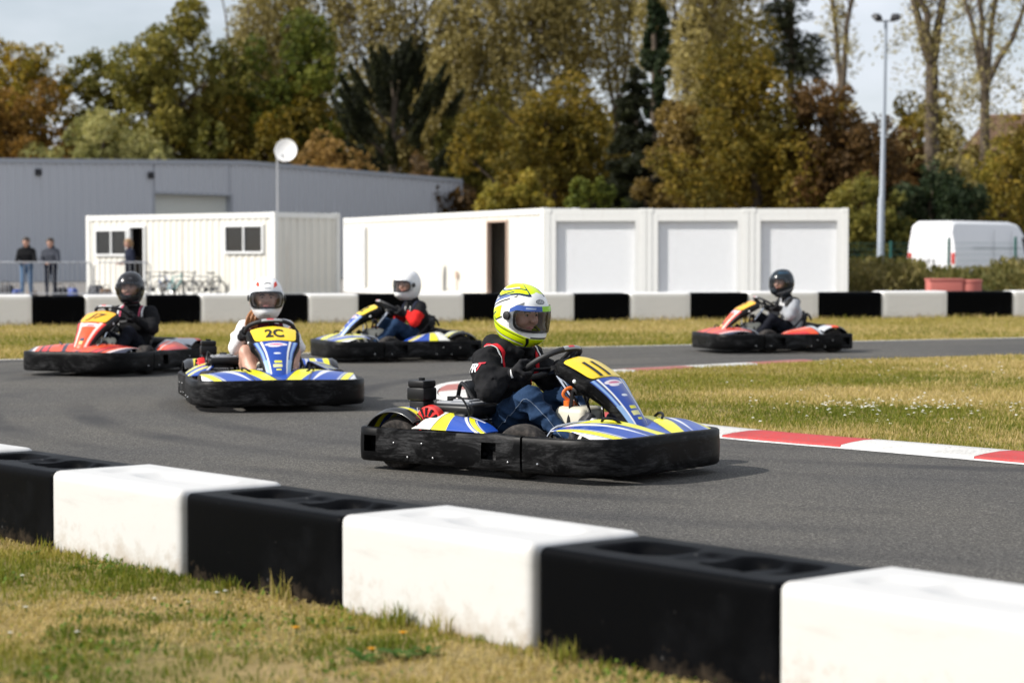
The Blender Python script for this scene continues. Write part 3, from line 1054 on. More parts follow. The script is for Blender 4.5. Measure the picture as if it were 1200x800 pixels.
for a, b in ((0.0, xs_apex), (xs_apex, LW)):
    vs = [(a, -0.1, wtop(a) - .16), (b, -0.1, wtop(b) - .16), (b, -0.1, wtop(b) + .05), (a, -0.1, wtop(a) + .05), (a, .1, wtop(a) + .05), (b, .1, wtop(b) + .05), (a, -0.04, wtop(a) - .16), (b, -0.04, wtop(b) - .16)]
    mb.add(([Vector(v) for v in vs], [(0, 1, 2, 3), (3, 2, 5, 4), (0, 6, 7, 1)]))
mb.add(box((LW - 0.05, -0.05, wtop(LW) / 2), (0.22, 0.12, wtop(LW) - .18)))
mb.build('trim', MT['cladding_trim'], wh, smooth=0)
mb = MB()
dep = 30.0
vs = [(0, .05, wtop(0)), (xs_apex, .05, wtop(xs_apex)), (LW, .05, wtop(LW)), (0, dep, wtop(0)), (xs_apex, dep, wtop(xs_apex)), (LW, dep, wtop(LW))]
mb.add(([Vector(v) for v in vs], [(0, 1, 4, 3), (1, 2, 5, 4)])); mb.build('roof', MT['roof_pale'], wh, smooth=0)
mb = MB(); mb.add(([Vector(v) for v in [(LW, .05, 0), (LW, dep, 0), (LW, dep, wtop(LW)), (LW, .05, wtop(LW)), (0, .05, 0), (0, dep, 0), (0, dep, wtop(0)), (0, .05, wtop(0))]], [(0, 1, 2, 3), (4, 7, 6, 5)])); mb.build('side_wall', MT['cladding_grey'], wh, smooth=0)
mb = MB(); mb.add(slats(dh[0], dh[1], 0.0, dz, 22, y=0.35, depth=0.03)); sh = mb.build('shutter', MT['shutter_pale'], wh, smooth=0)
mb = MB(); mb.add(bar(dh[0] - .12, dh[0], -.06, .4, 0, dz + .12)); mb.add(bar(dh[1], dh[1] + .12, -.06, .4, 0, dz + .12)); mb.add(bar(dh[0], dh[1], -.057, .397, dz, dz + .12)); mb.build('shutter_frame', MT['cladding_trim'], sh, smooth=0)
for px, py in ((45, 202), (176.5, 205.5)):
    x = along(Wl, Wr, px); z = zat(Wl + (Wr - Wl).normalized() * x, py)
    mb = MB(); mb.add(rbox((x, -0.1, z), (0.36, 0.1, 0.32), 0.02, 1))
    for q in range(4): mb.add(bar(x - .14, x + .14, -.165, -.148, z - .12 + q * .07, z - .09 + q * .07))
    mb.build('vent', MT['clutter_dark'], wh)

# ------------------------------------------------------------------ dish on the office roof, floodlight mast
p = W(325.5, 250, 65.0); p.z = 2.45
dish = tag(empty('satellite_dish', p, R(-8)), "round white satellite dish on thin pole above the office container", 'satellite dish')
mb = MB(); mb.add(tube([(0, 0, 0), (0, 0, 1.75)], 0.035, 8)); mb.add(box((0, 0, .03), (.3, .3, .06))); mb.build('pole', MT['galvanised'], dish)
prof = [(0.001, 0.0)] + [(0.335 * t, 0.075 * t * t) for t in np.linspace(.15, 1, 8)] + [(0.345, 0.07), (0.33, 0.06)]
mb = MB(); vs, fs = lathe(prof, 28)
M_ = Matrix.Translation((0.29, -0.08, 1.9)) @ Matrix.Rotation(R(80), 4, 'X')
mb.add((vs, fs), 0, M_); mb.build('reflector', MT['dish_white'], dish)
mb = MB(); mb.add(tube([(0, 0, 1.72), (0.18, 0.0, 1.86), (0.28, 0.0, 1.9)], 0.03, 6)); mb.add(tube([(0.29, -0.12, 1.6), (0.29, -0.5, 1.72)], 0.015, 6)); mb.add(rbox((0.29, -.53, 1.74), (.07, .1, .07), .01)); mb.build('feed_arm', MT['galvanised'], dish)

p = W(1031.5, 300, 75.0); p.z = 0
mast = tag(empty('floodlight_mast', p), "tall grey floodlight mast with two black lamps, beside the bushes", 'floodlight mast')
mb = MB(); mb.add(tube([(0, 0, 0), (0.03, 0, 3.2), (0.05, 0, 3.3), (0.14, 0, 9.3)], [0.125, 0.112, 0.092, 0.058], 12)); mb.build('pole', MT['mast_grey'], mast)
mb = MB(); mb.add(tube([(-0.2, 0, 9.28), (0.48, 0, 9.28)], 0.03, 8)); mb.build('crossarm', MT['galvanised'], mast)
for sx, rz in ((-0.16, 0.5), (0.45, -0.4)):
    M_ = Matrix.Translation((sx + 0.0, -0.05, 9.42)) @ Matrix.Rotation(rz, 4, 'Z') @ Matrix.Rotation(R(35), 4, 'X')
    mb = MB(); mb.add(rbox((0, 0, 0), (0.34, 0.30, 0.16), 0.03, 2, taper=0.7), 0, M_); mb.add(tube([(0, .05, -.1), (0, .08, -.18)], .02, 6), 0, M_)
    lamp = mb.build('floodlight', MT['lamp_black'], mast)
    mb = MB(); mb.add(box((0, 0, -0.083), (0.29, 0.25, 0.006)), 0, M_); mb.build('lens', MT['aluminium'], lamp, smooth=0)

# ------------------------------------------------------------------ crowd barriers, bicycles, bags
def crowd_barrier(label, pa, pb):
    d = pb - pa; L = d.length
    b = tag(empty('crowd_barrier', pa, math.atan2(d.y, d.x)), label, 'crowd barrier', 'metal crowd barriers by the office')
    H = 1.05
    c = [(0.0, 0, .12), (0.0, 0, H - .15), (0.02, 0, H - .06), (0.07, 0, H - .015), (.15, 0, H), (L - .15, 0, H), (L - .07, 0, H - .015), (L - .02, 0, H - .06), (L, 0, H - .15), (L, 0, .12)]
    mb = MB(); mb.add(tube(c, 0.021, 6)); mb.add(tube([(0, 0, .16), (L, 0, .16)], .019, 6)); mb.build('frame', MT['galvanised'], b)
    mb = MB(); n = int(L / 0.135)
    for i in range(1, n): mb.add(tube([(L * i / n, 0, .16), (L * i / n, 0, H)], 0.0085, 5, cap=False))
    tag(mb.build('upright_bars', MT['galvanised'], b), kind='stuff')
    for x in (0.25, L - 0.25):
        mb = MB(); mb.add(tube([(x, -.3, .012), (x, -.25, .05), (x, 0, .14), (x, .25, .05), (x, .3, .012)], .018, 6)); mb.build('foot', MT['galvanised'], b)
pa, pb = W(-6, 300, 62.0), W(107.5, 300, 62.0); pa.z = pb.z = 0
crowd_barrier("metal crowd barrier with two men leaning on it", pa, pb)
pa, pb = W(-125, 300, 62.4), W(-9, 300, 62.1); pa.z = pb.z = 0
crowd_barrier("metal crowd barrier running out of the left edge", pa, pb)
pa, pb = W(110.5, 300, 62.1), W(176, 300, 62.0); pa.z = pb.z = 0
crowd_barrier("metal crowd barrier in front of the open office doorway", pa, pb)

def bicycle(label, p, rz, mat, lean=0.12, s=1.0):
    b = tag(empty('bicycle', p, rz), label, 'bicycle', 'bicycles parked along the office container')
    b.rotation_euler = (lean, 0, rz)
    b.scale = (.78, .78, .78)
    r = 0.33
    for x in (-.52, .52):
        mb = MB(); mb.add(lathe([(r - .025 + .025 * math.cos(a), .022 * math.sin(a)) for a in np.linspace(0, 2 * math.pi, 7)[:-1]], 22, 'y', (x, 0, r), closed=True))
        w = mb.build('wheel', MT['bike_tyre'], b)
        mb = MB()
        for k in range(9):
            a = 2 * math.pi * k / 9
            mb.add(tube([(x, 0, r), (x + (r - .05) * math.cos(a), 0, r + (r - .05) * math.sin(a))], .003, 4, cap=False))
        mb.add(lathe([(r - .058, -.01), (r - .045, -.012), (r - .045, .012), (r - .058, .01)], 22, 'y', (x, 0, r), closed=True))
        mb.build('rim', MT['aluminium'], w)
    mb = MB()
    bb, st, hd, hb = (-.08, 0, .30), (-.2, 0, .78), (.36, 0, .82), (.40, 0, .66)
    for q in ((bb, st), (st, hd), (hb, bb), (hd, hb), ((-.52, 0, r), bb), ((-.52, 0, r), (-.19, 0, .74)), (hb, (.52, 0, r)), (hd, (.34, 0, .95))): mb.add(tube(q, .022, 6))
    mb.add(tube([(-.2, 0, .78), (-.225, 0, .92)], .014, 6)); mb.build('frame', mat, b)
    mb = MB(); mb.add(tube([(.28, -.3, .98), (.36, -.2, .97), (.34, 0, .96), (.36, .2, .97), (.28, .3, .98)], .014, 6)); mb.build('handlebar', MT['bike_black'], b)
    mb = MB(); mb.add(rbox((-.22, 0, .94), (.26, .13, .05), .02, 2, taper=.8)); mb.build('saddle', MT['bike_black'], b)
    mb = MB(); mb.add(lathe([(.001, .03), (.09, .03), (.09, .045), (.001, .045)], 14, 'y', (-.08, 0, .30))); mb.add(tube([(-.08, -.08, .30), (.06, -.08, .22)], .01, 5)); mb.build('crank', MT['bike_black'], b)
bl = [("black bicycle nearest the crowd barrier", 181, 64.7, 0.25, 'bike_black'), ("dark bicycle with blue frame, second from the crowd barrier", 193, 64.9, 2.2, 'bike_blue'),
      ("pale teal bicycle with raised saddle in the row", 205, 64.5, 1.15, 'bike_teal'), ("black bicycle right of the pale teal one", 221, 64.6, 2.5, 'bike_black'),
      ("grey bicycle at the right end, its wheel seen round", 239, 64.4, 3.3, 'bike_grey'), ("low dark bicycle behind the right end of the row", 252, 64.9, 0.9, 'bike_black')]
for lab, px, dd, rz, m_ in bl:
    p = W(px, 300, dd); p.z = 0
    bicycle(lab, p, rz, MT[m_], random.uniform(-.1, .14))
bags = [("dark holdall by the foot of the first barrier at far left", 6, 'clutter_dark', .55), ("blue bag on the ground beside the man in light jeans", 20, 'clutter_blue', .35), ("brown bag between the two men", 37, 'clutter_brown', .35),
        ("dark bag right of the boy in the grey jacket", 70, 'clutter_dark', .5), ("blue bag near the right end of the first barrier", 84, 'clutter_blue', .4), ("dark bag in front of the white office wall", 112, 'clutter_dark', .5), ("brown bag before the office doorway", 124, 'clutter_brown', .4)]
for lab, px, m_, wd in bags:
    p = W(px, 300, 63.0 + random.uniform(0, .4)); p.z = 0.005
    b = tag(empty('bag', p, random.uniform(-.6, .6)), lab, 'bag', 'bags left by the fence')
    hgt = wd * random.uniform(.6, .8)
    mb = MB(); mb.add(rbox((0, 0, hgt / 2), (wd, .28, hgt), .07, 3, taper=.8)); mb.build('body', MT[m_], b)
    mb = MB(); mb.add(tube([(-wd * .25, 0, hgt * .96), (-wd * .15, 0, hgt + .1), (wd * .15, 0, hgt + .1), (wd * .25, 0, hgt * .96)], .012, 5)); mb.build('handle', MT['clutter_dark'], b)

# ------------------------------------------------------------------ right-hand side: van, wire fence, red block, rail, house
van_c = W(1120, 300, 79.0); van_c.z = 0
van = tag(empty('van', van_c, R(90 - 41)), "white panel van parked behind the bushes, its rear sunlit", 'van')
van.scale = (1.22, 1, 1)
# frame: x forward, y left; the rear right corner is the origin
sec = [(0.0, .40, 2.20, 0.0), (0.05, .36, 2.42, 0.0), (0.25, .34, 2.52, 0), (3.6, .34, 2.52, 0), (4.15, .34, 2.42, 0), (4.75, .34, 1.75, 0), (5.35, .34, 1.40, .03), (5.65, .38, 1.15, .10), (5.75, .45, .95, .2)]
rings = []
for x, zb, zt, n_ in sec:
    w = 2.0 - 2 * n_
    c = 1.0
    def pt(y, z): return (x, c + y, z)
    hw = w / 2
    top = hw - 0.16 * min(1, (zt - 1.0))
    rings.append([pt(-hw, zb), pt(-hw - .0, min(1.15, zt - .1)), pt(-hw + .06, (min(1.15, zt - .1) + zt) / 2), pt(-top, zt - .10), pt(-top + .12, zt), pt(top - .12, zt), pt(top, zt - .10), pt(hw - .06, (min(1.15, zt - .1) + zt) / 2), pt(hw, min(1.15, zt - .1)), pt(hw, zb)])
mb = MB(); mb.add(loft(rings, True, False, True)); mb.build('body', MT['van_white'], van, smooth=30)
mb = MB(); mb.add(([Vector(v) for v in [(4.3, -.005, 1.35), (5.0, -.005, 1.3), (4.55, .085, 1.88), (4.2, .085, 1.95)]], [(0, 1, 2, 3)])); mb.build('side_window', MT['dark_inside'], van, smooth=0)
mb = MB(); mb.add(([Vector(v) for v in [(4.24, .22, 2.36), (4.78, .14, 1.76), (4.78, 1.86, 1.76), (4.24, 1.78, 2.36)]], [(0, 1, 2, 3)]))
mb.v = [(x + .03, y, z + .02) for x, y, z in mb.v]; mb.build('windscreen', MT['dark_inside'], van, smooth=0)
mb = MB(); mb.add(bar(1.0, 4.0, -.012, -.004, 1.52, 1.55)); mb.add(bar(2.3, 2.32, -.013, -.004, .5, 2.2)); mb.add(bar(3.4, 3.42, -.013, -.004, .5, 2.2)); mb.build('side_crease', MT['galvanised'], van, smooth=0)
for y in (.10, 1.90):
    mb = MB(); mb.add(rbox((-.005, y, 1.15), (.05, .14, .42), .02)); mb.build('tail_light', MT['tail_red'], van)
for y0, y1 in ((.22, .99), (1.01, 1.78)):
    mb = MB(); mb.add(rbox((-.012, (y0 + y1) / 2, 1.3), (.03, y1 - y0, 1.55), .012)); dr = mb.build('rear_door', MT['van_white'], van)
    mb = MB(); mb.add(rbox((-.035, y1 - .1 if y0 < 1 else y0 + .1, 1.05), (.03, .05, .16), .008)); mb.build('handle', MT['clutter_dark'], dr)
mb = MB(); mb.add(rbox((-.05, 1.0, .5), (.16, 1.96, .2), .04)); mb.build('bumper', MT['clutter_dark'], van)
for x in (1.0, 4.6):
    for y in (.02, 1.78):
        mb = MB(); mb.add(disc_ends([(.30, 0), (.34, .03), (.34, .17), (.30, .2)], 22, 'y', (x, y, .34))); wv = mb.build('wheel', MT['tyre_rubber'], van)
        mb = MB(); mb.add(disc_ends([(.2, -.006 if y < 1 else .206), (.19, .0 if y < 1 else .2)], 16, 'y', (x, y, .34))); mb.build('rim', MT['galvanised'], wv)

wf = tag(empty('wire_fence', (0, 0, 0)), "dark green wire fence on thin posts in front of the van", 'fence')
fp = [W(1044, 300, 71.0), W(1112, 300, 70.0), W(1190, 300, 69.0), W(1275, 300, 68.0), W(975, 300, 72)]
for q, zt in zip(fp, (1.72, 1.82, 1.84, 1.84, 1.75)):
    mb = MB(); mb.add(tube([(q.x, q.y, 0), (q.x, q.y, zt)], .045, 8)); mb.build('post', MT['green_post'], wf)
mb = MB()
order = [fp[4], fp[0], fp[1], fp[2], fp[3]]
for a, b in zip(order[:-1], order[1:]):
    for z in np.linspace(.15, 1.65, 9): mb.add(tube([(a.x, a.y - .05, z), (b.x, b.y - .05, z)], .004, 3, cap=False))
    for t in np.linspace(0, 1, 26): mb.add(tube([(a.x + (b.x - a.x) * t, a.y + (b.y - a.y) * t - .05, .1), (a.x + (b.x - a.x) * t, a.y + (b.y - a.y) * t - .05, 1.68)], .003, 3, cap=False))
tag(mb.build('wire_mesh', MT['green_post'], wf), kind='stuff')

pr = W(1118, 300, 55.0); pr.z = 0
rbk = tag(empty('red_block', pr), "faded red plastic block behind the far barrier on the right", 'barrier')
Mx = Matrix.Translation((-.30, 0, 0))
mb = MB(); mb.add(rbox((-.24, 0, .32), (.86, .6, .64), .05, 3)); mb.add(rbox((-.24, 0, .63), (.9, .64, .05), .02, 2)); mb.build('box_section', MT['red_block'], rbk)
mb = MB(); mb.add(disc_ends([(.30, 0), (.31, .02), (.31, .56), (.33, .57), (.33, .62), (.29, .63), (.27, .60)], 26, 'z', (.39, 0, 0))); mb.build('round_section', MT['red_block'], rbk)
pr = W(1036, 300, 60.5); pr.z = 0
rl = tag(empty('low_rail', pr), "low faded wooden rail in the bushes left of the red block", 'rail')
mb = MB(); mb.add(rbox((0, 0, .60), (1.15, .05, .05), .012)); mb.build('rail', MT['pipe_pink'], rl)
for x in (-.5, 0, .5):
    mb = MB(); mb.add(rbox((x, .05, .31), (.05, .04, .62), .01)); mb.build('post', MT['pipe_pink'], rl)

hp = W(1128, 300, 140.0); hp.z = 0
house = tag(empty('house', hp, R(-14)), "cream house with rust red tiled roof behind the trees on the right", 'house')
mb = MB(); mb.add(bar(0, 14, 0, 9, 0, 7.6)); mb.build('wall', MT['house_cream'], house, smooth=0)
mb = MB()
for sgn in (0, 1):
    pass
rp = [(-.5, -.6, 7.5), (14.5, -.6, 7.5), (14.5, 9.6, 7.5), (-.5, 9.6, 7.5), (1.5, 4.5, 10.6), (12.5, 4.5, 10.6)]
mb.add(([Vector(v) for v in rp], [(0, 1, 5, 4), (1, 2, 5), (2, 3, 4, 5), (3, 0, 4), (3, 2, 1, 0)])); rf = mb.build('roof', MT['terracotta'], house, smooth=0)
mb = MB()
for k_ in range(13):
    t_ = k_ / 13
    y_, z_ = -.6 + 5.1 * t_, 7.52 + 3.1 * t_
    mb.add(tube([(-.5 + 2 * t_, y_, z_), (14.5 - 2 * t_, y_, z_)], .07, 5))
tag(mb.build('tile_courses', MT['terracotta'], rf), kind='stuff')
mb = MB(); mb.add(rbox((4, 5, 10.9), (.8, .6, 1.3), .03)); mb.build('chimney', MT['house_cream'], rf)
for x in (1.6, 5.2, 8.8):
    for z in (1.2, 4.6):
        mb = MB(); mb.add(bar(x, x + 1.1, -.03, .05, z, z + 1.5)); wd_ = mb.build('window', MT['dark_inside'], house, smooth=0)
        for s in (-.62, 1.14):
            mb = MB(); mb.add(bar(x + s, x + s + .58, -.07, -.01, z - .03, z + 1.53)); mb.build('shutter', MT['shutter_brown'], wd_, smooth=0)
# ------------------------------------------------------------------ karts
BLUE, LBLUE, YEL, WHT, BLK, NAVY, GREY = (.009, .060, .36), (.26, .42, .70), (.86, .80, .015), (.82, .82, .82), (.012, .012, .013), (.02, .022, .05), (.5, .52, .55)
ORG, RED = (.80, .075, .012), (.62, .02, .02)

def text_mesh(txt, size=1.0, bold=0.0, shear=0.0):
    """flat lettering as 2-D points and faces, centred"""
    cu = bpy.data.curves.new("lettering", 'FONT')
    cu.body = txt
    cu.size = size
    cu.offset = bold
    cu.shear = shear
    cu.align_x = 'CENTER'
    cu.align_y = 'CENTER'
    cu.resolution_u = 4
    o = bpy.data.objects.new("lettering", cu)
    COL.objects.link(o)
    dg = bpy.context.evaluated_depsgraph_get()
    me = bpy.data.meshes.new_from_object(o.evaluated_get(dg))
    vs = [tuple(v.co) for v in me.vertices]
    fs = [tuple(p.vertices) for p in me.polygons]
    bm = bmesh.new(); bm.from_mesh(me)
    for i in range(-9, 10):
        bmesh.ops.bisect_plane(bm, geom=bm.verts[:] + bm.edges[:] + bm.faces[:], plane_co=(0, i * size * .06, 0), plane_no=(0, 1, 0), dist=1e-6)
    bm.verts.index_update()
    vs = [tuple(v.co) for v in bm.verts]; fs = [tuple(v.index for v in f.verts) for f in bm.faces]; bm.free()
    bpy.data.objects.remove(o)
    bpy.data.meshes.remove(me)
    bpy.data.curves.remove(cu)
    return vs, fs

_fp = np.array([tuple(p) for p in spline([Vector((.205, .645, 0)), Vector((.30, .610, 0)), Vector((.43, .540, 0)), Vector((.545, .435, 0)), Vector((.635, .330, 0)), Vector((.685, .258, 0))], 60)])[:, :2]
def fair_path(v):
    t = np.clip(v, 0, 1) * (len(_fp) - 1)
    x = np.interp(t, np.arange(len(_fp)), _fp[:, 0]); z = np.interp(t, np.arange(len(_fp)), _fp[:, 1])
    x2 = np.interp(t + .5, np.arange(len(_fp)), _fp[:, 0]); z2 = np.interp(t + .5, np.arange(len(_fp)), _fp[:, 1])
    x1 = np.interp(t - .5, np.arange(len(_fp)), _fp[:, 0]); z1 = np.interp(t - .5, np.arange(len(_fp)), _fp[:, 1])
    dx, dz = x2 - x1, z2 - z1
    L = np.sqrt(dx * dx + dz * dz) + 1e-9
    return x, z, -dz / L, dx / L          # position and outward normal (x, z)
def fair_w(v):
    w = np.interp(v, [0, .08, .42, .6, .8, .95, 1.0], [.135, .180, .162, .122, .096, .084, .064])
    return w
def fair_P(uu, v, off=0.0):
    x, z, nx, nz = fair_path(v)
    w = fair_w(v)
    bulge = -0.030 * uu ** 2 + off
    return np.stack([x + nx * bulge, w * uu, z + nz * bulge], -1)

def outline_side(s):
    pts = [(-.895, .40), (-.893, .50), (-.875, .570), (-.82, .602), (-.70, .606), (-.40, .598), (-.12, .592), (-.04, .597), (.03, .606), (.12, .614), (.22, .616), (.298, .615)]
    return [Vector((x, y * s, 0)) for x, y in pts]
def front_outline():
    out = []
    for a in np.linspace(-R(89.97), R(89.97), 181):
        c, s = math.cos(a), math.sin(a)
        e = 2 / 4.2
        out.append(Vector((.30 + .60 * abs(c) ** e, .618 * math.copysign(abs(s) ** e, s), 0)))
    return spline(out, 72)

PROF = [(-.050, .070), (-.030, .052), (-.004, .050), (.006, .060), (.009, .105), (.010, .150), (.008, .195), (.007, .233), (-.003, .241), (-.036, .241), (-.050, .228)]
def bumper(path, zs=None, skip=None, flip=1):
    path3 = path
    rings = []
    n = len(path3)
    for i, p in enumerate(path3):
        a = path3[max(0, i - 1)]; b = path3[min(n - 1, i + 1)]
        t = (b - a).normalized()
        nrm = Vector((t.y, -t.x, 0)) * flip
        k = zs[i] if zs else 1.0
        rings.append([p + nrm * o + Vector((0, 0, z if z < .14 else .14 + (z - .14) * k)) for o, z in PROF])
    vs, fs = loft(rings, True, False, True, skip)
    if flip < 0: fs = [f[::-1] for f in fs]
    return vs, fs

def build_kart(scheme):
    red = scheme == 'red'
    A_, B_ = (ORG, NAVY) if red else (BLUE, YEL)
    k = empty('racing_kart', (0, 0, 0))
    pp = MT['printed_panel']
    # bumpers
    mb = MB(); mb.add(bumper(front_outline(), [1.0 + 0.10 * math.exp(-((i - 36) / 16) ** 2) for i in range(72)]))
    mb.add(rbox((.872, 0, .243), (.03, .26, .010), .004, 1))
    fb = mb.build('front_bumper', MT['bumper_plastic'], k, smooth=50)
    for s in (-1, 1):
        path = spline(outline_side(s), 76)
        xs = [p.x for p in path]
        zs = [1.0 + 0.07 * math.exp(-((p.x - .13) / .09) ** 2) - 0.05 * math.exp(-((p.x + .45) / .2) ** 2) for p in path]
        holes = [i for i in range(76) if -.835 < xs[i] < -.735 and abs(path[i].y) > .55] + [i for i in range(76) if .02 < xs[i] < .12]
        mb = MB(); mb.add(bumper(path, zs, lambda i, a: i in holes and 4 <= a <= 5, 1 if s < 0 else -1))
        sb = mb.build('side_bumper', MT['bumper_plastic'], k, smooth=50)
        mb = MB()
        for (bx, bz) in ((-.60, .16), (-.40, .165), (-.50, .085), (-.32, .09), (.22, .10)):
            yb = float(np.interp(bx, xs, [abs(p.y) for p in path])) + .013
            mb.add(sphere((bx, s * yb, bz), .0058, 8, 5, (1, .6, 1)))
        mb.build('bolt_heads', MT['bolt_metal'], sb)
        mb = MB()
        for (bx, by, bz) in ((.42, .597, .10),):
            yb = .618 * (max(0, 1 - ((bx - .30) / .60) ** 4.2)) ** (1 / 4.2) + .009
            mb.add(sphere((bx, s * yb, bz), .008, 8, 5))
        mb.build('bolt_heads', MT['bolt_metal'], fb)
        # dark backing behind the holes
    rp = [Vector((-.893, y, 0)) for y in np.linspace(-.42, .42, 14)]
    mb = MB(); mb.add(bumper([p + Vector((-.012 * math.cos(p.y * 3.0), 0, 0)) for p in rp], None, None, -1)); mb.build('rear_bumper', MT['bumper_plastic'], k, smooth=50)
    # chassis
    mb = MB()
    mb.add(rbox((.28, 0, .047), (.86, .56, .012), .004, 1))
    for s in (-1, 1):
        mb.add(tube(spline([Vector((-.84, s * .30, .10)), Vector((-.5, s * .31, .075)), Vector((-.1, s * .32, .07)), Vector((.3, s * .30, .07)), Vector((.6, s * .2, .07)), Vector((.78, s * .12, .08))], 20), .016, 8))
        mb.add(tube([(-.72, s * .31, .10), (-.72, s * .57, .13)], .013, 6)); mb.add(tube([(0.02, s * .31, .08), (.02, s * .58, .13)], .013, 6)); mb.add(tube([(-.35, s * .31, .08), (-.35, s * .57, .13)], .013, 6))
        mb.add(tube([(.2, s * .30, .09), (.2, s * .40, .13)], .02, 8))
        mb.add(tube([(.74, s * .2, .08), (.86, s * .2, .13)], .013, 6))
    for x in (-.78, -.42, .12, .52): mb.add(tube([(x, -.3, .075), (x, .3, .075)], .015, 8))
    mb.add(rbox((-.5, 0, .18), (.62, .56, .012), .004, 1)); mb.add(rbox((-.80, 0, .2), (.05, .7, .1), .01, 1))
    mb.build('chassis', MT['black_metal'], k)
    mb = MB(); mb.add(tube([(-.66, -.42, .14), (-.66, .42, .14)], .02, 10)); mb.add(disc_ends([(.09, -.004), (.09, .004)], 20, 'y', (-.66, .08, .14))); mb.build('rear_axle', MT['chrome'], k)
    # wheels
    for x, r, wd, y in ((.20, .147, .120, .462), (-.66, .150, .180, .452)):
        for s in (-1, 1):
            w2 = wd / 2
            prof = [(r * .50, -w2 * .8), (r * .72, -w2 * 1.0), (r * .88, -w2 * .98), (r * .97, -w2 * .80), (r, -w2 * .45), (r * 1.003, 0), (r, w2 * .45), (r * .97, w2 * .80), (r * .88, w2 * .98), (r * .72, w2 * 1.0), (r * .50, w2 * .8)]
            w = empty('wheel', (x, s * y, r), R(9) if x > 0 else 0, k)
            mb = MB(); mb.add(lathe(prof, 32, 'y', closed=True)); mb.build('tyre', MT['tyre_rubber'], w, smooth=45)
            q = s * w2
            mb = MB(); mb.add(disc_ends([(r * .16, q * 1.0), (r * .17, q * .7), (r * .30, q * .55), (r * .44, q * .62), (r * .52, q * .86), (r * .52, -q * .8), (r * .2, -q * .8)], 24, 'y'))
            for a in range(5): mb.add(sphere((r * .30 * math.cos(a * 1.2566), q * .60, r * .30 * math.sin(a * 1.2566)), .008, 6, 4))
            mb.build('rim', MT['rim_grey'], w, smooth=40)
    # front fairing
    nv = 30
    rings = []
    for v in np.linspace(0, 1, nv):
        dep = float(np.interp(v, [0, .35, .7, 1], [.055, .075, .045, .03]))
        r_ = []
        for uu, off in ((-1.03, -dep), (-1.06, -dep * .45), (-1.03, -.004), (-.7, -.004), (-.3, -.004), (.3, -.004), (.7, -.004), (1.03, -.004), (1.06, -dep * .45), (1.03, -dep)):
            r_.append(fair_P(np.array(uu), np.array(v), off))
        rings.append(r_)
    mb = MB(); mb.add(loft(rings, False)); 
    fr = mb.build('front_fairing', MT['bumper_plastic'] if not red else MT['black_metal'], k, smooth=60)
    md = fr.modifiers.new("thickness", 'SOLIDIFY'); md.thickness = .006; md.offset = -1
    mb = MB()
    for s in (-1, 1): mb.add(sphere(fair_P(np.array(1.07 * s), np.array(.28), -.035), .0125, 10, 6))
    mb.build('fairing_screw', MT['print_white'], fr)
    mb = MB()
    for s in (-1, 1): mb.add(tube([(.40, s * .10, .50), (.34, s * .07, .40), (.38, s * .04, .2)], .009, 6)); mb.add(tube([(.60, s * .05, .26), (.6, s * .06, .1)], .012, 6))
    mb.build('fairing_bracket', MT['chrome'], k)
    def C(U, V):
        uu = np.abs(U * 2 - 1); v = V
        base = A_
        L = [(uu > .97, BLK)]
        if not red:
            ed = .80 + .0 * v
            L += [((uu > .60) & (uu < .70), WHT), ((uu >= .70) & (uu < .74), BLK), ((uu >= .80) & (uu < .92), LBLUE), ((uu > .70) & (uu < .97) & (v > .72) & (v < .93), LBLUE)]
            x, y = U * 2 - 1, v
            L += [(((x / .55) ** 2 + ((y - .475) / .028) ** 2 < 1) | (((x + .1) / .3) ** 2 + ((y - .505) / .018) ** 2 < 1), (.8, .72, .76)), (((x / .34) ** 2 + ((y - .478) / .012) ** 2 < 1), (.62, .12, .25)),
                  ((x / .22) ** 2 + ((y - .63) / .014) ** 2 < 1, (.7, .74, .8)), ((np.abs(x) < .26) & (np.abs(y - .765) < .016), YEL), ((np.abs(x + .05) < .34) & (np.abs(y - .825) < .022), (.8, .76, .3)), ((np.abs(x) < .2) & (np.abs(y - .885) < .012), YEL)]
        else:
            x, y = U * 2 - 1, v
            L += [((uu > .58) & (uu < .78), (.80, .62, .56)), ((uu > .86) & (uu < .97), RED), ((np.abs(x) < .6) & (np.abs(y - .48) < .035), (.8, .72, .74)), (((x - .1) ** 2 / .12 + ((y - .49) / .015) ** 2 < 1), (.5, .05, .1)),
                  ((np.abs(x) < .25) & (np.abs(y - .80) < .035), NAVY), ((np.abs(x) < .2) & (np.abs(y - .86) < .03), (.75, .55, .2))]
        return paint(base, *L)
    def Pf(U, V): return fair_P(U * 2 - 1, .41 + V * .585, .004)
    print_grid('front_sticker', Pf, lambda U, V: C(U, .41 + V * .585), 80, 110, pp, k)
    def Pp(U, V):
        v = .035 + V * .375
        e = np.clip(1 - np.abs(2 * V - 1) ** 7, 0, 1) ** (1 / 5)
        return fair_P((U * 2 - 1) * .90 * e * (1 + .04 * (1 - V)), v, .007)
    g = print_grid('number_plate', Pp, lambda U, V: np.full(U.shape + (3,), 1.0) * np.array((.88, .44, .01) if red else (.88, .62, .012)), 24, 30, pp, k)
    # nose panel
    def Pn(U, V):
        uu = U * 2 - 1
        y = .545 * uu
        xf = .30 + .565 * np.clip(1 - np.abs(uu * .93) ** 4.2, 0, 1) ** (1 / 4.2)
        xr = .51 - .07 * np.abs(uu) ** 1.5
        x = xr + (xf - xr) * V
        z = .236 + (.080 * (1 - V) ** 1.1) * (1 - .62 * np.abs(uu) ** 2.2) + .022 * np.sin(np.pi * V) - .045 * np.exp(-(uu / .17) ** 2) * (1 - V) ** .7
        return np.stack([x, y, z], -1)
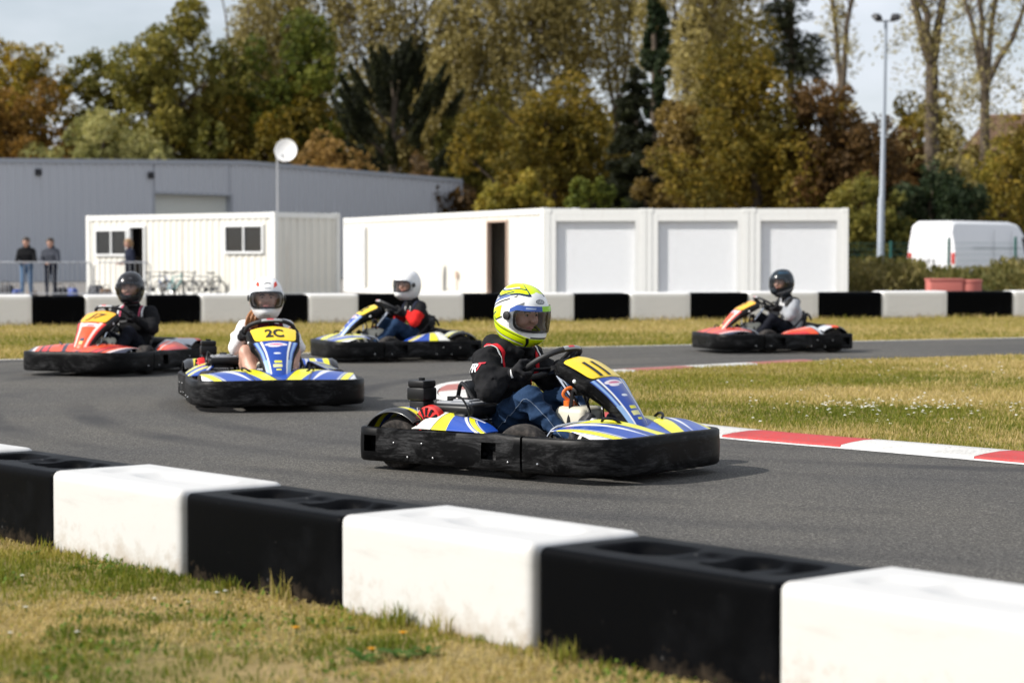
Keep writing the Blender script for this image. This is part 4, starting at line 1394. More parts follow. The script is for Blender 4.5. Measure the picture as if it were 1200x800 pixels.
    def Cn(U, V):
        uu = np.abs(U * 2 - 1); q = uu + .30 * V
        if red:
            return paint(ORG, ((q > .36) & (q < .44), NAVY), ((q > .70) & (q < .74), BLK), ((q > .74) & (q < .86), RED), ((q > .86) & (q < .92), BLK), ((q > 1.02) & (q < 1.10), (.75, .62, .6)), (q > 1.10, NAVY))
        return paint(BLUE, ((q > .31) & (q < .33), BLK), ((q > .33) & (q < .35 + .30 * (1 - .45 * V)), YEL), ((q > .50 + .13 * V) & (q < .52 + .13 * V) & (V > .3), BLK), ((q > .68) & (q < .68 + .16 * (1 - V)), WHT), ((q > 1.0) & (q < 1.03), GREY), ((q > 1.05) & (q < 1.16), YEL), ((q > 1.18), WHT))
    print_grid('nose_panel', Pn, Cn, 140, 50, pp, k, thick=.006)
    # side pods and rear fenders
    for s in (-1, 1):
        def Ps(U, V, s=s):
            x = -.50 + .53 * U
            y = .33 + .14 * U ** 1.4 + (.245 - .12 * U ** 1.6) * V
            z = .238 + (.095 * (1 - U) ** .8 + .012) * np.clip(1 - V ** 2.4, 0, 1) + .004
            Wd = np.clip(1 - np.abs(2 * U - 1) ** 8, 0, 1)
            z = .238 + (z - .238) * (0.25 + .75 * Wd)
            return np.stack([x, s * y, z], -1) if s < 0 else np.stack([x, s * y, z], -1)
        def Cs(U, V):
            if red:
                q = U + .25 * V
                return paint(ORG, (V < .14, NAVY), ((q > .12) & (q < .34), GREY), ((q > .34) & (q < .38), BLK), ((V > .36) & (V < .44) & (q > .38), (.75, .66, .64)), (q < .12, NAVY), ((V > .78) & (q > .6), RED))
            w = U - (.46 + .44 * V ** 1.4)
            return paint(BLUE, (U < .27, (.74, .73, .66)), ((U >= .27) & (U < .285), BLK), ((U >= .285) & (U < .33 + .16 * V), YEL), ((np.abs(w) < .022) & (U > .4), WHT), ((w > .05) & (w < .15), YEL), ((w > .17) & (w < .185), WHT), (V < .07, BLUE), ((V > .07) & (V < .15) & (U < .8), WHT), ((V > .15) & (V < .19) & (U < .75), BLK),
                         ((U > .05) & (U < .2) & (np.abs(V - .42) < .025), BLK), ((U > .10) & (U < .2) & (np.abs(V - .58) < .02), (.1, .1, .1)))
        print_grid('side_pod', Ps, Cs, 110, 44, pp, k, thick=.006)
        def Pw(U, V, s=s):
            a = R(158) - R(116) * U
            r = .186 + .02 * U
            y = .318 + .262 * V
            drop = .020 * np.clip((V - .88) / .12, 0, 1)
            return np.stack([-.655 + r * 1.08 * np.cos(a), s * y, .145 + (r - drop) * np.sin(a)], -1)
        def Cw(U, V):
            if red:
                return paint(NAVY, (V > .74, BLK), ((U > .50) & (U < .70), ORG), ((U > .70), GREY), (V < .12, NAVY))
            return paint(BLUE, (V > .80, BLK), ((V > .58) & (V < .74), YEL), ((V > .36) & (V < .40), WHT), ((V > .20) & (V < .36), YEL), ((V > .06) & (V < .14), GREY), ((V > .74) & (V < .80), NAVY))
        print_grid('rear_fender', Pw, Cw, 48, 44, pp, k, thick=.008)
    # seat with its stay
    rings = []
    for (x, z, w, lift) in ((-.02, .135, .17, .02), (-.12, .105, .185, .05), (-.25, .095, .195, .09), (-.36, .12, .20, .13), (-.42, .2, .20, .12), (-.455, .32, .195, .09), (-.475, .44, .175, .05), (-.485, .49, .14, .02)):
        back = x < -.38
        r_ = []
        for q in np.linspace(-1, 1, 11):
            l = lift * abs(q) ** 2.5
            r_.append((x + (l if back else 0), w * q, z + (0 if back else l)))
        rings.append(r_)
    mb = MB(); mb.add(loft(rings, False)); st = mb.build('seat', MT['seat_black'], k, smooth=60)
    md = st.modifiers.new("thickness", 'SOLIDIFY'); md.thickness = .012
    for s in (-1, 1):
        mb = MB(); mb.add(tube(spline([Vector((-.50, s * .17, .40)), Vector((-.45, s * .205, .475)), Vector((-.39, s * .235, .465)), Vector((-.30, s * .255, .38)), Vector((-.10, s * .30, .19)), Vector((-.06, s * .31, .10))], 18), .0125, 8)); mb.build('seat_stay', MT['black_metal'], k)
    mb = MB(); mb.add(rbox((-.27, -.262, .345), (.055, .03, .05), .008)); mb.build('stay_clamp', MT['red_plastic'], k)
    # steering
    S = Vector((.040, 0, .605)); ux, uy = Vector((.866, 0, .5)), Vector((0, 1, 0)); nw = Vector((-.5, 0, .866))
    mb = MB()
    ring = []
    for a in np.linspace(0, 2 * math.pi, 41)[:-1]:
        rr = .176 - .012 * max(0, math.cos(a)) ** 6
        ring.append(S + ux * (rr * math.cos(a)) + uy * (rr * math.sin(a)))
    mb.add(tube(ring, .0165, 8, closed=True))
    sw = mb.build('steering_wheel', MT['grip_black'], k, smooth=60)
    mb = MB()
    for a in (0.0, R(115), R(-115)):
        d = ux * math.cos(a) + uy * math.sin(a); e = ux * -math.sin(a) + uy * math.cos(a)
        o_ = -nw * .035
        mb.add(loft([[S + o_ + d * .02 + e * .03, S + o_ + d * .02 - e * .03, S + o_ + d * .02 - e * .03 - nw * .01, S + o_ + d * .02 + e * .03 - nw * .01], [S + o_ * .4 + d * .1 + e * .016, S + o_ * .4 + d * .1 - e * .016, S + o_ * .4 + d * .1 - e * .016 - nw * .01, S + o_ * .4 + d * .1 + e * .016 - nw * .01], [S + d * .168 + e * .02, S + d * .168 - e * .02, S + d * .168 - e * .02 - nw * .01, S + d * .176 + e * .02 - nw * .01]], True, False, True))
    mb.add(tube([S - nw * .03, S - nw * .055], .045, 14)); mb.build('spokes', MT['engine_black'], sw)
    mb = MB()
    vs = []
    for a in np.linspace(-.42, .42, 13):
        d = ux * math.cos(a) + uy * math.sin(a)
        p = S + d * (.176 - .012 * max(0, math.cos(a)) ** 6)
        for q in np.linspace(-.9, 1.9, 6):
            vs.append(p + d * (.0185 * math.cos(q)) + nw * (.0185 * math.sin(q)) if False else p + (d * math.cos(q + .35) + nw * math.sin(q + .35)) * .0180)
    fs = [(i * 6 + j, (i + 1) * 6 + j, (i + 1) * 6 + j + 1, i * 6 + j + 1) for i in range(12) for j in range(5)]
    mi = [1 if (3 <= i <= 6 and j in (1, 2)) else 0 for i in range(12) for j in range(5)]
    mb.add((vs, fs)); mb.m = mi; mb.build('wheel_label', [MT['label_grey'], MT['print_red']], sw)
    mb = MB(); mb.add(tube([S - nw * .05, Vector((.43, 0, .12))], .0125, 10)); mb.add(tube([S - nw * .05 + Vector((.02, 0, -.03)), Vector((.30, 0, .28))], .016, 10)); mb.add(tube([(.42, -.02, .1), (.2, -.38, .13)], .008, 6)); mb.add(tube([(.42, .02, .1), (.2, .38, .13)], .008, 6)); mb.build('steering_column', MT['chrome'], k)
    mb = MB(); mb.add(rbox((.225, 0, .45), (.05, .09, .05), .01)); mb.add(tube([(.225, -.05, .45), (.25, -.13, .25), (.2, -.2, .08)], .011, 6)); mb.add(tube([(.225, .05, .45), (.25, .13, .25), (.2, .2, .08)], .011, 6)); mb.build('column_support', MT['black_metal'], k)
    mb = MB(); mb.add(rbox((.24, 0, .245), (.24, .25, .25), .035, 3, taper=.86)); tk = mb.build('fuel_tank', MT['tank_cream'], k)
    mb = MB(); mb.add(tube([(.2, -.05, .37), (.2, -.05, .40)], .03, 14)); mb.build('tank_cap', MT['orange_hose'], tk)
    mb = MB(); mb.add(tube(spline([Vector((.20, -.05, .40)), Vector((.175, -.07, .43)), Vector((.185, -.06, .46)), Vector((.21, -.04, .47)), Vector((.22, -.03, .44))], 16), .010, 7)); mb.build('fuel_hose', MT['orange_hose'], k)
    mb = MB()
    for s in (-1, 1):
        mb.add(tube(spline([Vector((.24, s * .35, .13)), Vector((.30, s * .345, .25)), Vector((.36, s * .30, .285)), Vector((.48, s * .17, .30)), Vector((.55, s * .08, .25)), Vector((.56, s * .06, .1))], 20), .0105, 8))
    mb.build('foot_guard', MT['chrome'], k)
    for s in (-1, 1):
        mb = MB(); mb.add(rbox((.50, s * .13, .20), (.016, .07, .10), .004, 1)); mb.add(tube([(.50, s * .13, .16), (.44, s * .13, .06)], .008, 6)); mb.build('pedal', MT['engine_grey'], k)
    for s in (-1, 1):
        mb = MB(); mb.add(tube(spline([Vector((.66, s * .16, .27)), Vector((.64, s * .23, .325)), Vector((.58, s * .26, .325)), Vector((.56, s * .22, .26))], 12), .008, 6)); mb.build('brake_hose', MT['engine_black'], k)
    # engine, right-hand side in front of the rear wheel
    en = empty('engine', (0, 0, 0), 0, k)
    mb = MB(); mb.add(rbox((-.44, -.32, .255), (.26, .22, .15), .02)); mb.add(rbox((-.36, -.30, .345), (.34, .25, .06), .022, 3)); mb.add(rbox((-.27, -.35, .26), (.10, .2, .14), .02)); mb.add(rbox((-.585, -.37, .27), (.11, .12, .14), .012)); mb.add(tube([(-.52, -.46, .3), (-.62, -.48, .33), (-.66, -.42, .30)], .014, 7)); mb.add(rbox((-.5, -.1, .26), (.3, .16, .16), .03)); mb.build('engine_block', MT['engine_black'], en)
    mb = MB(); mb.add(rbox((-.575, -.40, .425), (.128, .120, .075), .012)); mb.add(rbox((-.575, -.40, .482), (.120, .112, .040), .010)); mb.add(rbox((-.575, -.40, .345), (.11, .1, .09), .012)); mb.add(tube([(-.575, -.40, .50), (-.575, -.40, .516)], .018, 10)); mb.build('air_box', MT['engine_black'], en)
    mb = MB(); mb.add(rbox((-.35, -.30, .380), (.25, .19, .014), .006)); mb.add(rbox((-.33, -.30, .391), (.12, .1, .016), .006)); mb.build('engine_cowl', MT['engine_grey'], en)
    mb = MB(); mb.add(rbox((-.33, -.31, .401), (.075, .05, .012), .004)); mb.add(tube([(-.44, -.30, .385), (-.44, -.30, .41)], .025, 12)); mb.build('tank_lid', MT['engine_black'], en)
    mb = MB(); mb.add(disc_ends([(.092, 0), (.096, .012), (.090, .045), (.07, .062), (.02, .066)], 28, 'y', (-.455, -.50, .275)))
    mb.v = [(x, -.44 - (y + .50), z) for x, y, z in mb.v]; mb.f = [f[::-1] for f in mb.f]
    fan = mb.build('fan_cover', MT['fan_red'], en)
    mb = MB()
    for q in range(12):
        a = 2 * math.pi * q / 12
        M_ = Matrix.Translation((-.455, -.4985, .275)) @ Matrix.Rotation(a, 4, 'Y')
        mb.add(box((.06, .0, 0), (.042, .016, .014)), 0, M_)
        mb.add(box((.028, -.006, 0), (.014, .012, .008)), 0, M_)
    mb.build('fan_slots', MT['engine_black'], fan, smooth=0)
    mb = MB(); mb.add(rbox((-.52, -.43, .315), (.05, .05, .06), .008)); mb.add(tube([(-.52, -.46, .33), (-.52, -.485, .33)], .012, 8)); mb.add(tube([(-.545, -.44, .345), (-.545, -.475, .35), (-.535, -.48, .32)], .004, 5)); mb.add(rbox((-.50, -.462, .285), (.012, .03, .07), .003, 1)); mb.build('carburettor', MT['engine_grey'], en)
    mb = MB()
    for q in range(6): mb.add(rbox((-.235, -.33, .20 + q * .018), (.09, .17, .006), .002, 1))
    mb.build('cooling_fins', MT['engine_grey'], en)
    mb = MB(); mb.add(tube(spline([Vector((-.25, -.40, .28)), Vector((-.20, -.44, .34)), Vector((-.27, -.43, .42)), Vector((-.38, -.40, .40))], 14), .006, 6)); mb.build('spark_lead', MT['engine_black'], en)
    for bx, by in ((-.24, -.22), (-.24, -.38), (-.46, -.22), (-.46, -.38)):
        mb = MB(); mb.add(tube([(bx, by, .37), (bx, by, .392)], .009, 6)); mb.build('bolt', MT['bolt_metal'], en)
    mb = MB(); mb.add(tube(spline([Vector((-.3, -.2, .3)), Vector((-.25, -.12, .34)), Vector((-.42, -.06, .36)), Vector((-.6, -.1, .34)), Vector((-.78, -.12, .3))], 16), .022, 8)); mb.add(tube([(-.60, .02, .30), (-.78, .22, .29)], .05, 12)); mb.build('exhaust', MT['black_metal'], en)
    return k

kart_blue = build_kart('blue')
kart_red = build_kart('red')

def kart_number(k, txt, size, bold, sx=1.0, shear=0.0, vpos=.255):
    """lettering laid on the kart's own number plate"""
    plate = [c for c in k.children if c.name.startswith('number_plate')][0]
    vs, fs = text_mesh(txt, size, bold, shear)
    # cut long edges so that the print follows the curve
    out = []
    for x, y, _ in vs:
        v = vpos - y / .62
        w = float(fair_w(np.array(v)))
        out.append(Vector(fair_P(np.array((x * sx - (.022 if txt == '11' else 0)) / w), np.array(v), .0105)))
    mb = MB(); mb.add((out, fs)); mb.build('number', MT['print_black'], plate, smooth=0)

KARTS = []
def place_kart(src, x, y, ang, label, num, first=False):
    k = src if first else copy_tree(src)
    k.location = (x, y, 0.004)
    k.rotation_euler = (0, 0, ang)
    if not num[0] == '11': k.scale = (1, 1.10 if num[0] == '2C' else 1.06, 1)
    tag(k, label, 'racing kart', 'karts racing round the bend')
    KARTS.append((k, num))
    return k
K_MAIN = place_kart(kart_blue, .19, 12.24, R(-38), "blue and yellow racing kart with yellow plate 11, nearest and largest", ("11", .185, .008, 0.80, 0.0), True)
K_GIRL = place_kart(kart_blue, -1.965, 17.6, R(-77), "blue racing kart seen head on, driven by the white-helmeted girl", ("2C", .165, .006, .68, 0.0))
K_MID = place_kart(kart_blue, -1.38, 25.3, R(180 + 20), "blue racing kart heading left with the red-sleeved driver in jeans", ("12", .15, .006, .9, 0.0))
K_RED = place_kart(kart_red, -4.12, 22.6, R(180 + 67), "orange racing kart at far left with black-helmeted driver", ("J7", .145, .003, 1.15, 0.25), True)
K_FAR = place_kart(kart_red, 3.26, 27.6, R(180 + 14), "orange racing kart crossing alone on the right before the garages", ("7", .15, .002, 1.0, 0.0))
for k, n in KARTS: kart_number(k, *n, vpos=.285 if n[0] == '11' else .255)
# ------------------------------------------------------------------ people: one continuous skin each, grown from tapered limbs
def surface_nets(D, org, h):
    nx, ny, nz = D.shape
    ins = D < 0
    c = [(i, j, k) for i in (0, 1) for j in (0, 1) for k in (0, 1)]
    sl = lambda A, o: A[o[0]:nx - 1 + o[0], o[1]:ny - 1 + o[1], o[2]:nz - 1 + o[2]]
    cnt = sum(sl(ins, o).astype(np.int8) for o in c)
    act = (cnt > 0) & (cnt < 8)
    acc = np.zeros(act.shape + (3,), np.float32); num = np.zeros(act.shape, np.float32)
    for a in c:
        for ax in range(3):
            if a[ax]: continue
            b = list(a); b[ax] = 1; b = tuple(b)
            d0, d1 = sl(D, a), sl(D, b)
            m = act & ((d0 < 0) != (d1 < 0))
            t = np.where(m, d0 / np.where(m, d0 - d1, 1), 0)
            p = np.zeros(act.shape + (3,), np.float32)
            p[...] = a
            p[..., ax] += t
            acc += np.where(m[..., None], p, 0); num += m
    ids = np.full(act.shape, -1, np.int64)
    w = np.argwhere(act)
    ids[act] = np.arange(len(w))
    V = (w + acc[act] / num[act][:, None]) * h + org
    F = []
    for ax in range(3):
        u, v = (ax + 1) % 3, (ax + 2) % 3
        s0 = [slice(1, n - 1) for n in D.shape]; s0[ax] = slice(0, D.shape[ax] - 1)
        s1 = list(s0); s1[ax] = slice(1, D.shape[ax])
        A, B = ins[tuple(s0)], ins[tuple(s1)]
        e = np.argwhere(A != B)
        flip = A[A != B]
        base = e.copy(); base[:, u] += 1; base[:, v] += 1        # grid coordinates of the edge's first point
        def cell(du, dv):
            q = base.copy(); q[:, u] += du; q[:, v] += dv
            return ids[q[:, 0], q[:, 1], q[:, 2]]
        q = np.stack([cell(-1, -1), cell(0, -1), cell(0, 0), cell(-1, 0)], 1)
        q[~flip] = q[~flip][:, ::-1]
        F.append(q)
    F = np.concatenate(F)
    return V, F[(F >= 0).all(1)]

def prim_d(P, pr):
    a, b, ra, rb = np.array(pr[0], np.float32), np.array(pr[1], np.float32), pr[2], pr[3]
    ba = b - a
    pa = P - a
    t = np.clip((pa @ ba) / max(float(ba @ ba), 1e-9), 0, 1)
    return np.linalg.norm(pa - t[..., None] * ba, axis=-1) - (ra + (rb - ra) * t)

def grow(name, prims, mats, order, h, parent, folds=0.005, fold_zone=None, kdef=0.03, smooth_it=2):
    """prims: (a, b, ra, rb, region[, k]); mats: region -> material"""
    pts = np.array([p[0] for p in prims] + [p[1] for p in prims], float)
    rm = max(max(p[2], p[3]) for p in prims) + 0.03
    lo, hi = pts.min(0) - rm, pts.max(0) + rm
    n = np.ceil((hi - lo) / h).astype(int) + 2
    g = [lo[i] + h * np.arange(n[i]) for i in range(3)]
    P = np.stack(np.meshgrid(*g, indexing='ij'), -1).astype(np.float32)
    D = None
    for pr in prims:
        d = prim_d(P, pr)
        k = pr[5] if len(pr) > 5 else kdef
        if D is None: D = d
        else:
            q = np.clip(0.5 + 0.5 * (D - d) / k, 0, 1)
            D = D + (d - D) * q - k * q * (1 - q)
    if folds:
        r = np.random.default_rng(len(prims) + int(h * 1e4))
        w = np.zeros(P.shape[:3], np.float32)
        wp = P + 0.03 * np.sin(P[..., [1, 2, 0]] * 17.0 + 1.3)
        for f, am in ((28, 1.0), (44, .8), (70, .5), (105, .3)):
            for _ in range(3):
                k3 = r.normal(size=3); k3 /= np.linalg.norm(k3)
                s = np.sin(wp @ (k3 * f).astype(np.float32) + r.uniform(0, 6.3))
                w += am * (1 - np.abs(s)) ** 2
        w = (w - w.mean()) * folds / 1.6
        if fold_zone is not None: w = w * fold_zone(P)
        D = D - w
    V, F = surface_nets(D.astype(np.float32), lo, h)
    for _ in range(smooth_it):                              # a light relax takes out the grid
        e = np.concatenate([F[:, [0, 1]], F[:, [1, 2]], F[:, [2, 3]], F[:, [3, 0]]])
        S = np.zeros_like(V); c = np.zeros(len(V))
        np.add.at(S, e[:, 0], V[e[:, 1]]); np.add.at(c, e[:, 0], 1)
        np.add.at(S, e[:, 1], V[e[:, 0]]); np.add.at(c, e[:, 1], 1)
        V = V * .5 + .5 * S / np.maximum(c, 1)[:, None]
    cen = V[F].mean(1)
    dd = np.stack([prim_d(cen.astype(np.float32), pr) for pr in prims], 1)
    reg = [order.index(pr[4]) for pr in prims]
    mi = np.array(reg)[dd.argmin(1)]
    used = [mats[o] for o in order]
    me = fast_mesh(name, V, F, used, smooth=True, matidx=mi)
    o = link(name, me, parent)
    return o, BVHTree.FromPolygons([tuple(v) for v in V], [tuple(int(i) for i in f) for f in F])

def ribbon(bvh, pts, width, mat, name, parent, n=26, lift=0.004, across=4):
    pts = spline([Vector(p) for p in pts], n)
    vs, fs = [], []
    for i, p in enumerate(pts):
        t = (pts[min(n - 1, i + 1)] - pts[max(0, i - 1)]).normalized()
        loc, nr, _, _ = bvh.find_nearest(p)
        s = t.cross(nr).normalized()
        for j in range(across):
            q = loc + s * width * (j / (across - 1) - .5)
            l2, n2, _, _ = bvh.find_nearest(q)
            vs.append(l2 + n2 * lift)
    for i in range(n - 1):
        for j in range(across - 1):
            fs.append((i * across + j, (i + 1) * across + j, (i + 1) * across + j + 1, i * across + j + 1))
    mb = MB(); mb.add((vs, fs))
    o = mb.build(name, mat, parent, smooth=80)
    md = o.modifiers.new("thickness", 'SOLIDIFY'); md.thickness = .002; md.offset = 0
    return o

def print_on(bvh, txt, origin, xd, yd, size, mat, name, parent, bold=0.0, shear=0.0):
    vs, fs = text_mesh(txt, size, bold, shear)
    o, xd, yd = Vector(origin), Vector(xd).normalized(), Vector(yd).normalized()
    nr = xd.cross(yd)
    out = []
    for x, y, _ in vs:
        p = o + xd * x + yd * y + nr * .3
        hit = bvh.ray_cast(p, -nr)
        q = hit[0] if hit[0] is not None else o + xd * x + yd * y
        out.append(q + (hit[1] if hit[0] is not None else nr) * .005)
    mb = MB(); mb.add((out, fs)); return mb.build(name, mat, parent, smooth=0)

def head_prims(M, k=1.0):
    q = lambda x, y, z: tuple(M @ Vector((x * k, y * k, z * k)))
    L = [(q(0, 0, .03), q(-.02, 0, .03), .105 * k, .10 * k, 'skin'), (q(.02, 0, -.05), q(.03, 0, -.085), .075 * k, .05 * k, 'skin'), (q(.055, 0, -.10), q(.05, 0, -.10), .032 * k, .03 * k, 'skin', .03)]
    L += [(q(.098, 0, .018), q(.122, 0, -.022), .011 * k, .016 * k, 'skin', .012), (q(.085, .035, .04), q(.085, -.035, .04), .026 * k, .026 * k, 'skin', .02)]
    for s in (-1, 1):
        L += [(q(.07, s * .042, -.025), q(.065, s * .04, -.03), .034 * k, .034 * k, 'skin', .025), (q(-.005, s * .095, -.02), q(-.01, s * .097, .02), .014 * k, .018 * k, 'skin', .01)]
    return L

def face(M, parent, k=1.0, brow='hair_dark', glasses=False):
    def T(vf): return [M @ (Vector(v) * k) for v in vf[0]], vf[1]
    for s in (-1, 1):
        mb = MB(); mb.add(T(sphere((.0945, s * .036, .010), .0145, 12, 8, (1, 1, .55)))); e = mb.build('eye', MT['eye_white'], parent)
        mb = MB(); mb.add(T(sphere((.1040, s * .0355, .010), .0075, 10, 6, (1, 1, .85)))); mb.build('iris', MT['eye_dark'], e)
        mb = MB(); mb.add(T(tube([(.106, s * .016, .027), (.111, s * .034, .034), (.100, s * .056, .028)], .0062, 6))); mb.build('eyebrow', MT[brow], parent)
    mb = MB(); mb.add(T(tube([(.094, -.026, -.063), (.108, -.01, -.060), (.110, 0, -.062), (.108, .01, -.060), (.094, .026, -.063)], [.003, .0065, .006, .0065, .003], 6))); mb.build('mouth', MT['lip'], parent)

# helmets
def hel_p(A, E, off=0.0):
    a, e = np.radians(A), np.radians(E)
    pw = lambda c, q: np.sign(c) * np.abs(c) ** q
    ce, se = pw(np.cos(e), .88), pw(np.sin(e), .92)
    ca, sa = pw(np.cos(a), .92), pw(np.sin(a), .92)
    rx = np.where(ca > 0, .170, .164) + off
    ry = .141 + off
    rz = np.where(se > 0, .178, .190) + off
    x, y, z = rx * ce * ca, ry * ce * sa, rz * se
    ch = np.exp(-(np.abs(A) / 48.0) ** 2.4) * np.exp(-((E + 38) / 20.0) ** 2)
    x = x + .038 * ch
    x = x - .012 * np.exp(-((E - 78) / 30) ** 2)
    y = y * (1 - .10 * np.clip(-E / 60, 0, 1))
    return np.stack([x, y, z], -1)
def visor_in(A, E, pad=0.0):
    return (np.abs(A) / (64 + pad)) ** 4 + (np.abs(E + 2.5) / (17.5 + pad * .55)) ** 4

def hel_main(A, E):
    a = np.abs(A)
    neon, navy, blk = (.66, .84, .005), (.012, .025, .06), (.012, .014, .016)
    blu = (.09, .14, .30)
    T = E - 50 + .12 * a + 3 * np.sin(a / 14)
    S = E - 30 + .42 * (a - 75)
    Lw = E - (-40 + .30 * (a - 20))
    B = E - 20 + .30 * (a - 90)
    return paint((.84, .85, .84),
        ((T > 2) & (a < 150), neon), ((T > -4) & (T < 2) & (a > 22), navy), ((T > 12) & (T < 16) & (a > 30), navy), ((T > 16) & (T < 20) & (a > 60), (.84, .85, .84)),
        ((np.abs(a - 26 - .35 * (E - 45)) < 2.6) & (E > 40) & (E < 80), navy),
        ((S > 2) & (S < 6) & (a > 62), blk), ((S > 9) & (S < 16) & (a > 84), blu), ((S > 18) & (S < 22) & (a > 74), navy),
        ((B < -1) & (B > -20) & (a > 96), neon), ((B < -20) & (B > -23) & (a > 92), blk), ((B < -27) & (B > -40) & (a > 110), neon), ((np.abs(B + 10) < 1.5) & (a > 112), blk),
        ((np.abs(E + 12 - .9 * (a - 112)) < 3) & (a > 104) & (a < 122), navy),
        ((Lw < 2) & (Lw > -17) & (a > 14), neon), ((Lw > -4) & (Lw < -1.5) & (a > 40), blk), ((Lw < -17) & (Lw > -19.5) & (a > 26), blk), ((Lw < -19.5) & (Lw > -22) & (a > 50), (.84, .85, .84)), ((Lw < -22) & (a > 24), neon), ((Lw < -28) & (Lw > -30) & (a > 40), blk),
        ((a < 42) & (E < -35) & (E > -80), neon), ((np.abs(a - 34 - .35 * (E + 45)) < 4) & (E < -34), blk), ((a < 30) & (np.abs(E + 33) < 1.6), blk), ((a < 12) & (E < -46) & (E > -50), (.3, .4, .02)),
        ((np.abs(a - 52) < 9) & (np.abs(E - 22 + .4 * (a - 52)) < 3.0), (.16, .17, .18)),
        ((A / 13.5) ** 2 + ((E - 30) / 5.2) ** 2 < 1, (.10, .11, .12)), (((A / 11) ** 2 + ((E - 30) / 3.6) ** 2 < 1) & ((A.astype(int) % 4) < 2), (.55, .56, .57)))
def hel_girl(A, E):
    a = np.abs(A)
    return paint((.82, .82, .82), ((np.abs(a - 40 - .5 * (E - 42)) < 9) & (np.abs(E - 40 - .35 * (a - 40)) < 7) & (a > 24), (.72, .05, .02)),
                 ((np.abs(A - 4) < 13) & (np.abs(E - 44 + .035 * (A - 4) ** 2 * .5) < 2.2), (.03, .03, .03)), ((np.abs(A - 4) < 11) & (np.abs(E - 27) < 1.6), (.35, .36, .38)), ((a < 14) & (np.abs(E + 44) < 1.4), (.3, .3, .3)))
def hel_white(A, E): return paint((.80, .80, .80), (np.abs(E + 52) < 1.5, (.3, .3, .3)), ((np.abs(A) < 10) & (np.abs(E - 33) < 2), (.5, .5, .52)))
def hel_black(A, E): return paint((.014, .014, .016), ((np.abs(np.abs(A) - 20) < 8) & (np.abs(E - 36) < 1.6), (.12, .12, .13)), ((np.abs(A) < 8) & (np.abs(E + 47) < 1.4), (.2, .2, .2)))
def hel_dark(A, E):
    a = np.abs(A); Lw = E - (-46 + .30 * (a - 20))
    return paint((.014, .02, .026), ((Lw > -3) & (Lw < 1.5) & (a > 24), (.35, .36, .38)), ((Lw < -9) & (Lw > -11) & (a > 30), (.2, .2, .22)), ((np.abs(E - 46) < 7) & (a > 20) & (a < 95), (.02, .05, .085)))  # blue reflection painted into the shell colour on both sides

